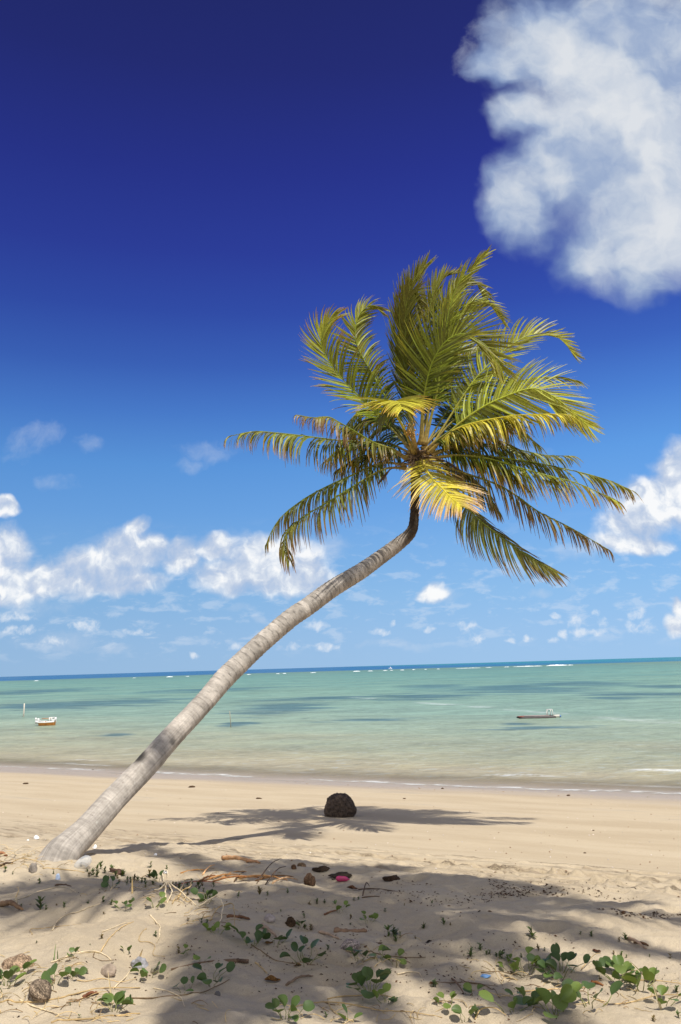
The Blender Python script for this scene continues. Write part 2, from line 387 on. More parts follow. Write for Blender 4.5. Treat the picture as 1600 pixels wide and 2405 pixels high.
def sandmat():
    mt, t = newmat('sand')
    geo = t.n('ShaderNodeNewGeometry'); pos = geo.outputs['Position']
    s = t.v('DOT_PRODUCT', pos, (NX, NY, 0), out=1)
    tt = t.v('DOT_PRODUCT', pos, (NY, -NX, 0), out=1)
    st = t.n('ShaderNodeCombineXYZ', {0: t.m('MULTIPLY', tt, .22), 1: s, 2: 0.0}).outputs[0]
    sepx = t.n('ShaderNodeSeparateXYZ', {0: pos}).outputs[0]
    streak = t.noise(st, 1.6, 6, .6)[0]
    blot = t.noise(pos, .9, 5, .6)[0]
    grain = t.noise(pos, 260, 3, .7)[0]
    mott = t.noise(pos, 9, 5, .65)[0]
    dry = t.mix(t.mr(blot, .3, .7), (.450, .368, .255, 1), (.545, .456, .326, 1))
    beach = t.mix(t.mr(streak, .3, .7), (.438, .352, .236, 1), (.515, .426, .295, 1))
    c = t.mix(t.mr(s, 6.6, 8.2), dry, beach)
    # grey heavy-mineral streaks left by the swash
    gs = t.m('MULTIPLY', t.mr(streak, .56, .72), t.mr(s, 9.5, 11))
    c = t.mix(t.m('MULTIPLY', gs, .55), c, (.33, .28, .22, 1))
    tr = t.m('MULTIPLY', t.mr(s, 6.6, 7.1), t.mr(s, 8.75, 8.3))
    tn = t.noise(t.n('ShaderNodeCombineXYZ', {0: t.m('MULTIPLY', tt, .5), 1: t.m('MULTIPLY', s, 2.2), 2: 0.0}).outputs[0], 4.5, 6, .7)[0]
    c = t.mix(t.m('MULTIPLY', t.mr(tn, .48, .64), t.m('MULTIPLY', tr, .62)), c, (.23, .175, .12, 1))  # wheel-track shading put into the sand colour
    wl = t.m('MULTIPLY_ADD', t.m('SUBTRACT', t.noise(pos, 3.2, 5, .7)[0], .5), .30, t.m('MULTIPLY_ADD', t.m('SUBTRACT', t.noise(pos, .35, 2, .5)[0], .5), .5, s))
    lines = None
    for li, (c0, wd) in enumerate(((6.98, .045), (7.28, .030), (7.46, .060), (7.70, .028), (7.98, .055), (8.22, .026), (8.47, .034))):
        on = t.mr(t.noise(t.n('ShaderNodeCombineXYZ', {0: tt, 1: t.m('MULTIPLY', s, .6), 2: li*3.7}).outputs[0], 1.1, 4, .65)[0], .47, .60)
        q = t.m('MULTIPLY', t.mr(t.m('ABSOLUTE', t.m('SUBTRACT', wl, c0)), wd, wd*.15), on)
        lines = q if lines is None else t.m('MAXIMUM', lines, q)
    crumb = t.noise(pos, 60, 4, .7)[0]
    lines = t.m('MULTIPLY', lines, t.m('MULTIPLY', t.mr(crumb, .34, .60), t.mr(sepx, -4.5, 2.0, .45, 1.0)))
    c = t.mix(t.m('MULTIPLY', lines, .85), c, (.14, .10, .068, 1))  # rut edges: shaded faces and organic dirt together, painted as dark lines
    wet = t.mr(t.m('MULTIPLY_ADD', t.m('SUBTRACT', t.noise(st, .7, 4, .5)[0], .5), 2.6, s), 14.9, 16.9)
    c = t.mix(wet, c, (.36, .30, .235, 1))
    c = t.mix(t.m('MULTIPLY', t.mr(mott, .52, .75), .16), c, (.34, .25, .16, 1))
    # tiny organic specks
    vo = t.n('ShaderNodeTexVoronoi', {'Vector': pos, 'Scale': 34.0, 'Randomness': 1.0}).outputs
    spk = t.m('MULTIPLY', t.mr(vo[0], .17, .10), t.mr(t.noise(pos, 2.2, 3, .6)[0], .5, .62))
    c = t.mix(t.m('MULTIPLY', spk, t.mr(s, 9.0, 6.0, .05, .55)), c, (.13, .09, .055, 1))
    cc = t.v('SCALE', c); t.set(cc.node.inputs['Scale'], t.mr(grain, .2, .8, .82, 1.18))
    hh = t.m('ADD', t.m('MULTIPLY_ADD', lines, -1.6, t.m('MULTIPLY', grain, .35)), t.m('MULTIPLY', t.noise(pos, 42, 4, .65)[0], 1.0))
    nb = bump(t, hh, t.mr(s, 7, 9.5, .8, .3), .016)
    rg = t.mr(wet, 0, 1, .92, .48)
    b = t.n('ShaderNodeBsdfPrincipled', {'Base Color': cc, 'Roughness': rg, 'Specular IOR Level': t.mr(wet, 0, 1, .08, .22), 'Normal': nb})
    finish(t, b.outputs[0]); return mt

def watermat():
    mt, t = newmat('sea_water')
    geo = t.n('ShaderNodeNewGeometry'); pos = geo.outputs['Position']
    s = t.v('DOT_PRODUCT', pos, (NX, NY, 0), out=1)
    tt = t.v('DOT_PRODUCT', pos, (NY, -NX, 0), out=1)
    sep = t.n('ShaderNodeSeparateXYZ', {0: pos}).outputs
    dist = t.m('SQRT', t.m('ADD', t.m('POWER', sep[0], 2.0), t.m('POWER', sep[1], 2.0)))
    att = t.n('ShaderNodeSeparateColor', {0: attr(t)}).outputs      # r = reef, g = foam, b = alpha at the edge
    ls = t.m('LOGARITHM', t.m('MAXIMUM', s, 10.0), 10.0)
    nz = t.noise(t.n('ShaderNodeCombineXYZ', {0: t.m('MULTIPLY', tt, .05), 1: t.m('MULTIPLY', s, .16), 2: 0.0}).outputs[0], 1.0, 6, .62)[0]
    ls2 = t.m('MULTIPLY_ADD', t.m('SUBTRACT', nz, .5), .28, ls)
    # shore to open sea: sandy shallows, green lagoon, turquoise, reef flat, deep blue
    c = t.ramp(t.m('DIVIDE', t.m('SUBTRACT', ls2, 1.2), 2.0),
               [(a, lin(*c)) for a, c in ((0.0, (196, 180, 150)), (.06, (186, 180, 146)), (.13, (166, 178, 150)), (.22, (148, 176, 154)), (.36, (134, 170, 147)), (.55, (122, 164, 143)), (.66, (112, 152, 132)), (.73, (118, 147, 118)), (1.0, (104, 136, 112)))])
    c = t.v('SCALE', c); t.set(c.node.inputs['Scale'], .73)
    deep = t.mr(dist, 470, 640)
    c = t.mix(deep, c, t.mix(t.mr(sep[0], 30, 400), lin(24, 88, 138), lin(20, 112, 132)))
    fl = t.m('MULTIPLY', t.mr(nz, .44, .60), t.mr(dist, 60, 140, 0, .30))
    c = t.mix(fl, c, lin(64, 118, 124))
    pn = t.noise(t.n('ShaderNodeCombineXYZ', {0: t.m('MULTIPLY', tt, .10), 1: t.m('MULTIPLY', s, .42), 2: 3.0}).outputs[0], 1.0, 6, .68)[0]
    rf = t.m('MULTIPLY', t.mr(t.m('MULTIPLY_ADD', t.m('SUBTRACT', pn, .5), 3.6, att[0]), .15, .95), t.mr(att[0], .0, .25))
    c = t.mix(t.m('MULTIPLY', rf, .72), c, lin(50, 88, 100))
    # streaky ripples
    sc = t.m('DIVIDE', 30.0, t.m('ADD', dist, 14.0))
    def stretched(k, ratio):
        return t.n('ShaderNodeCombineXYZ', {0: t.m('MULTIPLY', sep[0], k*ratio), 1: t.m('MULTIPLY', sep[1], k), 2: 0.0}).outputs[0]
    w1 = t.noise(stretched(3.2, .62), 1.0, 6, .68, .6)[0]
    w2 = t.noise(stretched(.62, .55), 1.0, 6, .68, .6)[0]
    w3 = t.noise(stretched(.085, .45), 1.0, 7, .72, .4)[0]
    k = t.m('ADD', t.m('MULTIPLY', t.m('SUBTRACT', w1, .5), t.mr(dist, 20, 90, .9, .35)),
            t.m('ADD', t.m('MULTIPLY', t.m('SUBTRACT', w2, .5), t.mr(dist, 15, 60, .7, 1.3)), t.m('MULTIPLY', t.m('SUBTRACT', w3, .5), .9)))
    cc = t.v('SCALE', c); t.set(cc.node.inputs['Scale'], t.m('MAXIMUM', .45, t.m('ADD', 1.0, k)))
    gl2 = t.m('MULTIPLY', t.mr(w1, .52, .72), t.mr(dist, 18, 34, .35, .12))
    cc = t.mix(gl2, cc, lin(150, 176, 200))
    # small whitecaps
    cap = t.m('MULTIPLY', t.mr(t.noise(stretched(.9, .5), 1.0, 7, .78)[0], .64, .72), t.mr(dist, 26, 45, 0, .5))
    foamn = t.noise(stretched(3.0, .5), 1.6, 6, .7)[0]
    fo = t.m('MULTIPLY', att[1], t.mr(foamn, .36, .60))
    cc = t.mix(t.m('MAXIMUM', cap, fo), cc, (.82, .84, .82, 1))
    hb = t.m('ADD', t.m('MULTIPLY', w1, .11), t.m('ADD', t.m('MULTIPLY', w2, .30), t.m('MULTIPLY', t.noise(stretched(7.0, .5), 1.0, 3, .6)[0], .022)))
    nb = bump(t, hb, .8, 1.0)
    dif = t.n('ShaderNodeBsdfDiffuse', {'Color': cc, 'Normal': nb})
    gl = t.n('ShaderNodeBsdfGlossy', {'Color': (1, 1, 1, 1), 'Roughness': .16, 'Normal': nb})
    fr = t.m('MINIMUM', t.n('ShaderNodeFresnel', {'IOR': 1.33, 'Normal': nb}).outputs[0], .24)
    mx = t.n('ShaderNodeMixShader', {0: t.m('MULTIPLY', fr, .85), 1: dif.outputs[0], 2: gl.outputs[0]})
    tp = t.n('ShaderNodeBsdfTransparent')
    fin = t.n('ShaderNodeMixShader', {0: t.m('MAXIMUM', att[2], t.m('MULTIPLY', fo, .9)), 1: tp.outputs[0], 2: mx.outputs[0]})
    finish(t, fin.outputs[0]); return mt

def barkmat():
    mt, t = newmat('palm_bark')
    c = attr(t); oc = objcoord(t)
    st = t.n('ShaderNodeAttribute', attribute_name='ring').outputs['Vector']
    fine = t.noise(t.v('MULTIPLY', st, (1.4, 1.4, 30)), 1.0, 5, .65, .4)[0]
    low = t.mr(t.n('ShaderNodeSeparateXYZ', {0: st}).outputs[2], 3.2, 1.6)
    lng0 = t.noise(t.v('MULTIPLY', st, (8, 8, .9)), 1.0, 5, .65)[0]
    lng = t.m('MULTIPLY_ADD', t.m('SUBTRACT', lng0, .5), low, .5)
    blot = t.noise(oc, 5.5, 5, .6)[0]
    lich = t.noise(oc, 24, 4, .6)[0]
    f = t.m('MULTIPLY', t.mr(fine, .28, .72, .80, 1.16), t.m('MULTIPLY', t.mr(lng, .25, .75, .74, 1.2), t.mr(blot, .3, .7, .84, 1.14)))
    cc = t.v('SCALE', c); t.set(cc.node.inputs['Scale'], f)
    cc = t.mix(t.m('MULTIPLY', t.mr(lich, .66, .72), .5), cc, (.62, .60, .52, 1))
    pit = t.mr(t.noise(oc, 31, 3, .6)[0], .30, .24)
    cc = t.mix(t.m('MULTIPLY', pit, .7), cc, (.06, .05, .04, 1))
    h = t.m('ADD', t.m('MULTIPLY', fine, .6), t.m('ADD', t.m('MULTIPLY', lng, .5), t.m('MULTIPLY', t.noise(oc, 60, 4, .6)[0], .4)))
    nb = bump(t, h, .8, .012)
    b = t.n('ShaderNodeBsdfPrincipled', {'Base Color': cc, 'Roughness': .85, 'Specular IOR Level': .2, 'Normal': nb})
    finish(t, b.outputs[0]); return mt

SAND = sandmat(); WATER = watermat(); BARK = barkmat()
LEAFLET = leafmat('palm_leaflet', .45, .15)
RACHIS = leafmat('palm_rachis', .5, 0.02)
FIBRE = simple('palm_fibre', (.16, .105, .06), .9, .4, 30, .5, .005, True)
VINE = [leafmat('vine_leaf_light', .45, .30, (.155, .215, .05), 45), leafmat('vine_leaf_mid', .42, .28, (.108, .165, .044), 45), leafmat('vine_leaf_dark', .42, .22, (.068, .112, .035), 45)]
STALK = simple('green_stalk', (.20, .21, .07), .6, .3, 40)
GRASS = leafmat('sprout_leaf', .5, .3)
STRAW = simple('dry_straw', (.60, .50, .34), .8, .3, 30, .3, .002, True)
WOOD = simple('driftwood', (.26, .185, .12), .85, .4, 25, .6, .005, True)
ROCK = simple('dark_rock', (.078, .055, .040), .8, .7, 22, 1.0, .014, False, .25, 60)
STONE = simple('grey_stone', (.36, .33, .30), .85, .35, 30, .6, .006, True)
def huskmat():
    mt, t = newmat('coconut_husk')
    oc = objcoord(t)
    st = t.v('MULTIPLY', oc, (1.0, 1.0, .16))
    fib = t.noise(st, 190, 4, .7, .8)[0]; bl = t.noise(oc, 26, 5, .65)[0]
    c = t.mix(1.0, (.34, .275, .21, 1), attr(t), 'MULTIPLY')
    c2 = t.v('SCALE', c); t.set(c2.node.inputs['Scale'], t.m('MULTIPLY', t.mr(fib, .35, .65, .35, 1.5), t.mr(bl, .3, .7, .55, 1.35)))
    nb = bump(t, t.m('ADD', fib, t.m('MULTIPLY', bl, 1.2)), 1.0, .012)
    b = t.n('ShaderNodeBsdfPrincipled', {'Base Color': c2, 'Roughness': .92, 'Specular IOR Level': .12, 'Normal': nb})
    finish(t, b.outputs[0]); return mt
HUSK = huskmat()
PLASTIC_W = simple('white_plastic', (.74, .74, .73), .4, .12, 20, .1, .002, True, .5)
PINK = simple('pink_plastic', (.45, .035, .12), .45, .2, 30, .2, .002, False, .5)
PAINT = simple('boat_paint', (1, 1, 1), .55, .14, 9, .15, .003, True, .4)
FOAM = simple('surf_foam', (.86, .88, .88), .8, .1, 1.2, .4, .1)

# ------------------------------------------------------------------ sand (one sheet to the horizon)
def axis(lo, hi, step, far, growth=1.16):
    mid = list(np.arange(lo, hi+1e-6, step))
    r = []; d = step; x = mid[-1]
    while x < far: d *= growth; x += d; r.append(x)
    l = []; d = step; x = mid[0]
    while x > -far: d *= growth; x -= d; l.append(x)
    return np.array(l[::-1]+mid+r)
def sheet(name, X, Y, Z, mat, attrs=None):
    ny, nx = X.shape
    me = bpy.data.meshes.new(name)
    V = np.stack([X, Y, Z], -1).reshape(-1, 3).astype(np.float32)
    I = np.arange(ny*nx).reshape(ny, nx)
    Q = np.stack([I[:-1, :-1], I[:-1, 1:], I[1:, 1:], I[1:, :-1]], -1).reshape(-1, 4)
    me.vertices.add(len(V)); me.vertices.foreach_set('co', V.ravel())
    me.loops.add(Q.size); me.loops.foreach_set('vertex_index', Q.ravel().astype(np.int32))
    me.polygons.add(len(Q)); me.polygons.foreach_set('loop_start', np.arange(0, Q.size, 4, dtype=np.int32))
    me.polygons.foreach_set('use_smooth', np.ones(len(Q), bool))
    me.materials.append(mat); me.update(calc_edges=True); me.validate()
    if attrs is not None:
        a = me.color_attributes.new('Col', 'FLOAT_COLOR', 'POINT')
        c = np.ones((len(V), 4), np.float32); c[:, :3] = attrs.reshape(-1, 3)
        a.data.foreach_set('color', c.ravel())
    return link(name, me)
xs = axis(-3.4, 3.6, .018, 4000, 1.13); ys = axis(3.4, 9.6, .02, 9000, 1.13)
X, Y = np.meshgrid(xs, ys)
tag(sheet('beach_sand', X, Y, hgt(X, Y), SAND), kind='structure')

# ------------------------------------------------------------------ sea
REEF = [(660, 1662, 110, 12), (560, 1700, 40, 5), (1180, 1618, 230, 9), (1000, 1634, 160, 7), (1340, 1606, 200, 7), (1500, 1630, 190, 7), (1440, 1640, 60, 5), (150, 1655, 240, 9), (60, 1625, 120, 5),
        (330, 1648, 150, 6), (1020, 1612, 90, 5), (270, 1726, 40, 4), (880, 1690, 130, 4), (1560, 1612, 120, 5), (1250, 1710, 160, 4), (1215, 1700, 40, 3), (500, 1620, 130, 4), (760, 1640, 200, 4)]
def build_sea():
    sv = [16.0]; d = .06
    while sv[-1] < 60000:
        if sv[-1] > 24: d *= 1.022
        if sv[-1] > 900: d *= 1.3
        sv.append(sv[-1]+d)
    sv = np.array(sv)
    tv = axis(-26, 26, .16, 60000, 1.035)
    Tt, S = np.meshgrid(tv, sv)
    X = NX*S + NY*Tt; Y = NY*S - NX*Tt
    edge = 17.3 + .55*fbm(Tt*.14, Tt*0+3, 60, 3) + .16*fbm(Tt*.9, Tt*0, 63, 3)
    D = S-edge
    Z = np.full_like(X, SEA)
    wave = lambda c, wd, a, f: a*np.exp(-((S-c-.5*fbm(Tt*.2, Tt*0+f, 70+int(f), 2))/wd)**2)
    Z = Z + wave(19.2, .28, .05, 1)*sstep(.0, .25, fbm(Tt*.22, Tt*0+8, 81, 2)) + wave(20.8, .35, .06, 2)*sstep(.0, .3, fbm(Tt*.2+4, Tt*0+8, 82, 2))
    far = np.exp(-np.maximum(S-17, 0)/40)
    Z = Z + far*(.020*fbm(Tt*.55, S*1.6, 90, 3)+.012*fbm(Tt*1.6, S*3.2, 91, 2))*sstep(.0, 2.0, D)
    Z = Z - .04*(1-sstep(-.6, .6, D))*0
    thin = SEA + .012
    gz = hgt(X, Y)
    Z = np.where(D < 1.0, np.maximum(Z, gz+.006), Z)
    reef = np.zeros_like(X)
    nz = fbm(Tt*.05, S*.12, 101, 5)
    with np.errstate(all='ignore'):
        for (px, py, rx, ry) in REEF:
            c = sp(px, py); e = sp(px+rx, py); f1 = sp(px, py-ry)
            cx, cy = c[0], c[1]; rx_ = abs(e[0]-cx); ry_ = abs(f1[1]-cy)
            q = ((X-cx)/rx_)**2 + ((Y-cy - (X-cx)*.0)/ry_)**2
            reef = np.maximum(reef, np.clip(1.15-.75*np.sqrt(q), 0, 1))
    foam = np.exp(-((D-.22-.2*fbm(Tt*1.1, Tt*0, 119, 3))/.20)**2)*sstep(-.35, .2, fbm(Tt*.7, Tt*0+1, 110, 3)) * .95
    foam = foam + .5*np.exp(-((D+.35-.3*fbm(Tt*.8, Tt*0, 120, 3))/.10)**2)*sstep(-.1, .3, fbm(Tt*.5, Tt*0+1, 121, 3))
    foam = foam + .8*np.exp(-((D-1.2-.3*fbm(Tt*.3, Tt*0, 115, 2))/.10)**2)*sstep(.0, .3, fbm(Tt*.35, Tt*0+5, 111, 2))
    foam = foam + .9*np.exp(-((S-19.05-.5*fbm(Tt*.2, Tt*0+1, 71, 2))/.09)**2)*sstep(.05, .25, fbm(Tt*.22, Tt*0+8, 81, 2))
    foam = foam + .8*np.exp(-((S-20.6-.5*fbm(Tt*.2, Tt*0+2, 72, 2))/.10)**2)*sstep(.1, .3, fbm(Tt*.2+4, Tt*0+8, 82, 2))
    # the long thin foam trail in mid water
    a = sp(830, 1637); b = sp(1560, 1696)
    tl = np.clip(((X-a[0])*(b[0]-a[0])+(Y-a[1])*(b[1]-a[1]))/((b[0]-a[0])**2+(b[1]-a[1])**2), 0, 1)
    dl = np.hypot(X-a[0]-tl*(b[0]-a[0]), Y-a[1]-tl*(b[1]-a[1]))
    foam = foam + .55*np.exp(-(np.abs(dl-.8*fbm(Tt*.2, S*.2, 130, 3))/.55)**2)*sstep(-.15, .3, fbm(Tt*.35, S*.35, 131, 3))*sstep(.2, .6, 1-np.abs(tl-.5)*1.2)
    alpha = sstep(-.15, 2.6, D)*.90 + .10*sstep(-.05, .15, D)
    A = np.stack([np.clip(reef, 0, 1), np.clip(foam, 0, 1), np.clip(alpha, 0, 1)], -1)
    tag(sheet('sea_water', X, Y, Z, WATER, A), kind='structure')
build_sea()
# surf breaking on the outer reef
mb = MB()
for (px, w, h_) in ((85, 7, 2.4), (315, 5, 1.6), (398, 12, 3), (440, 6, 2), (585, 8, 2.2), (653, 7, 2), (668, 7, 2.2), (736, 12, 2.2), (838, 14, 2.8), (870, 10, 2.2), (905, 9, 2.4), (920, 6, 2), (945, 8, 2), (972, 6, 2), (1000, 4, 2), (1030, 5, 1.6),
                    (1100, 46, 1.8), (1148, 14, 1.4), (1190, 10, 1.8), (1245, 46, 2.6), (1308, 40, 5.0), (1340, 10, 2.2), (1218, 20, 1.6)):
    hy = 1590-47*px/1600
    p = sp(px, hy+11.6); k = p[1]/F; h_ *= .42; w *= 1.25
    n = max(6, int(w/2)); V = []; Fc = []
    for i in range(n+1):
        q = i/n; x = p[0]+(q-.5)*w*k; e = math.sin(PI*q)**.6*(.6+.8*random.random())
        V += [(x, p[1]-2.0, SEA-.05), (x, p[1]-.6, SEA+.6*h_*k*e), (x, p[1]+.4, SEA+h_*k*e*.9), (x, p[1]+3, SEA-.05)]
    for i in range(n):
        for j in range(3):
            a = i*4+j; Fc.append((a, a+4, a+5, a+1))
    mb.add(V, Fc)
tag(mb.build('surf', FOAM), kind='stuff', label='white surf breaking along the outer reef below the horizon', cat='surf')

# ------------------------------------------------------------------ fronds
def unit(v): return v/(np.linalg.norm(v)+1e-9)
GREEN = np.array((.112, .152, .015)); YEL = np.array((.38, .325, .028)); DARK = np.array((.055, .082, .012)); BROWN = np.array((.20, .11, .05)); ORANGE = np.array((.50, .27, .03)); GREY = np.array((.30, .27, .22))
def frond(root, P3, Lmax=.5, N=(0, 0, 1), droop=.12, wind=(.05, 0, 0), beta=.25, tone=GREEN, tipcol=None, tipbrown=.1, dead=0.0, n=96, t0=.2, rad=.019, seed=0, width=.022, spread=(1.2, .35), label=None, shadow_only=False, sides=(1, 1), irr=.4, twist=.38):
    rs = np.random.RandomState(seed+11)
    C, L = catmull(P3, 60)
    tipcol = BROWN if tipcol is None else tipcol
    o = root.matrix_world.translation if False else np.array(root.location)
    # rachis: broad flattened petiole tapering to a thread
    mb = MB()
    R = [rad*(1.0-.80*(i/59)**.75) for i in range(60)]
    R[0] *= 1.9; R[1] *= 1.6; R[2] *= 1.35; R[3] *= 1.15
    pc = np.array((.34, .235, .07)); gc = tone*1.5+np.array((.05, .045, .0))
    cols = [tuple(pc*(1-min(1, i/22))+gc*min(1, i/22)) for i in range(60)]
    if dead > .6: cols = [tuple(BROWN*1.1)]*60
    mb.tube([p-o for p in C], R, 7, cols)
    fr = mb.build('frond', RACHIS, root)
    if label: fr['label'] = label
    V = []; Fc = []; CC = []
    ph = rs.uniform(0, 100); gap = rs.rand(n) < .0
    for _ in range(int(irr*4)):
        q_ = rs.randint(4, n-3); gap[q_:q_+rs.randint(1, 3)] = True
    dT = np.gradient(C, axis=0); dT /= np.linalg.norm(dT, axis=1)[:, None]
    Nh = np.array(N, float); prevS = None
    g = np.array((0, 0, -1.0)); wv = np.array(wind, float)
    for i in range(n):
        tt = t0+(1-t0)*(i+.5)/n
        f = tt*59; a = int(f); fr_ = f-a; b = min(a+1, 59)
        p = C[a]*(1-fr_)+C[b]*fr_; Tn = unit(dT[a]*(1-fr_)+dT[b]*fr_)
        Sx = np.cross(Tn, Nh)
        if np.linalg.norm(Sx) < .15 and prevS is not None: Sx = prevS
        Sx = unit(Sx)
        if prevS is not None:
            Sx = unit(.5*Sx+.5*prevS)
        prevS = Sx
        Nn = unit(np.cross(Sx, Tn))
        q = (tt-t0)/(1-t0)
        prof = (.45+.55*min(1, q/.25))*(1-.62*max(0, (q-.45)/.55)**1.4)
        for sd in (-1, 1):
            if sides[0 if sd < 0 else 1] == 0: continue
            if gap[i] or rs.rand() < .03*irr+.10*dead: continue
            cl = mnoise.noise((i*.22+ph, sd*7.7, 0)); cl2 = mnoise.noise((i*.31+ph, sd*3.1, 9))
            ll = 1.05*Lmax*prof*rs.uniform(.86, 1.1)*(1-.25*dead*rs.rand())
            if rs.rand() < .08+.25*dead: ll *= rs.uniform(.4, .8)
            ang = spread[0]*(1-q)+spread[1]*q + rs.normal(0, .06) + cl*.38*irr
            be = beta*(1-.4*q)+rs.normal(0, .07)+cl2*.45*irr
            d = math.cos(ang)*Tn + math.sin(ang)*(sd*math.cos(be)*Sx + math.sin(be)*Nn)
            d = unit(d); k = 5
            wd = width*rs.uniform(.85, 1.15)*(.75+.25*prof)
            w0 = unit(Tn - d*np.dot(Tn, d)); tw = rs.normal(0, twist)
            pn = np.cross(d, w0); w0 = unit(math.cos(tw)*w0+math.sin(tw)*pn)
            dr = droop*.85*rs.uniform(.6, 1.4)*(1+.9*dead)
            x = p.copy(); base = len(V)
            br = rs.rand(); tipb = tipbrown*rs.uniform(.3, 2.0)
            u_ = rs.rand(); tn = tone*(rs.uniform(.40, .65) if u_ < .34 else (rs.uniform(.8, 1.2) if u_ < .66 else rs.uniform(1.4, 2.0)))  # contrast of lit leaflets and dark gaps put into random leaflet tones
            if u_ > .66 and dead < .3: tn = tn*.9+YEL*.13*min(1.0, tone.sum()/GREEN.sum())
            tn = tn*(1-q*.5)+YEL*(.5*q)*(tone.sum()/GREEN.sum())**.5 if dead < .5 else tn
            curl = rs.normal(0, .16)
            for s_ in range(k+1):
                e = s_/k
                hw = wd*.5*(.55+.45*min(1, e*4))*(1-e**2.2)+.0016
                ww = unit(w0-d*np.dot(w0, d))
                V.append(x-ww*hw); V.append(x+ww*hw)
                mixb = np.clip((e-1+tipb+.35*q*tipbrown*2)/max(.25, tipb), 0, 1)
                cc = tn*(1-mixb)+tipcol*mixb
                if dead: cc = cc*(1-dead)+(BROWN*rs.uniform(.7, 1.5))*dead
                CC += [cc, cc]
                if s_ < k:
                    x = x+d*ll/k
                    d = unit(d+g*dr*(1+1.0*e)+wv*(.6+e)+Sx*curl*.3*e)
            for s_ in range(k):
                q0 = base+2*s_; Fc.append((q0, q0+1, q0+3, q0+2))
    V = np.array(V)-o
    me = mesh_from('leaflets', V, Fc, LEAFLET, False, np.array(CC))
    link('leaflets', me, fr)
    return fr

A_ = lambda X, Y: (500+X/2.946, 560+Y/2.946)
B_ = lambda X, Y: (900+X/2.613, 560+Y/2.613)
D_ = lambda X, Y: (880+X/4.126, 560+Y/4.126)
E_ = lambda X, Y: (860+X/5.227, 960+Y/5.227)
HD = 10.7
# ---------------- the leaning palm
trunk_px = [(106, 2052, 104), (137, 2024, 88), (166, 1986, 74), (201.6, 1951, 65), (260, 1887, 59), (344, 1798, 54), (408, 1725, 51), (480, 1649, 47.5), (526, 1595, 48), (570, 1552, 46), (624, 1502, 44.5), (683, 1452, 43.5), (721, 1426, 43), (783, 1381, 40.5),
            (846, 1343, 38), (894, 1309, 34.5), (935, 1278, 32), (961, 1256, 27), (971, 1236, 23), (974, 1205, 20.5), (975, 1171, 20), (976, 1130, 21), (977, 1100, 25), (978, 1078, 24), (978, 1066, 8)]
gb = gp(133, 2022)
BD = float(np.dot(gb-CAM, fw))
cum = np.concatenate([[0], np.cumsum([math.hypot(trunk_px[i+1][0]-trunk_px[i][0], trunk_px[i+1][1]-trunk_px[i][1]) for i in range(len(trunk_px)-1)])])
TP = []; TR = []
for (px, py, w), c in zip(trunk_px, cum):
    d = BD + (HD-BD)*min(1, c/cum[-4])
    TP.append(pt(px, py, d)); TR.append(w*.5*d/F)
TP[0] = TP[1]+(TP[1]-TP[2])*1.5+np.array((.03, .06, -.14))
palm = empty('palm_tree', gb)
tag(palm, 'leaning coconut palm with bent grey trunk and windblown yellow-green fronds', 'palm tree')
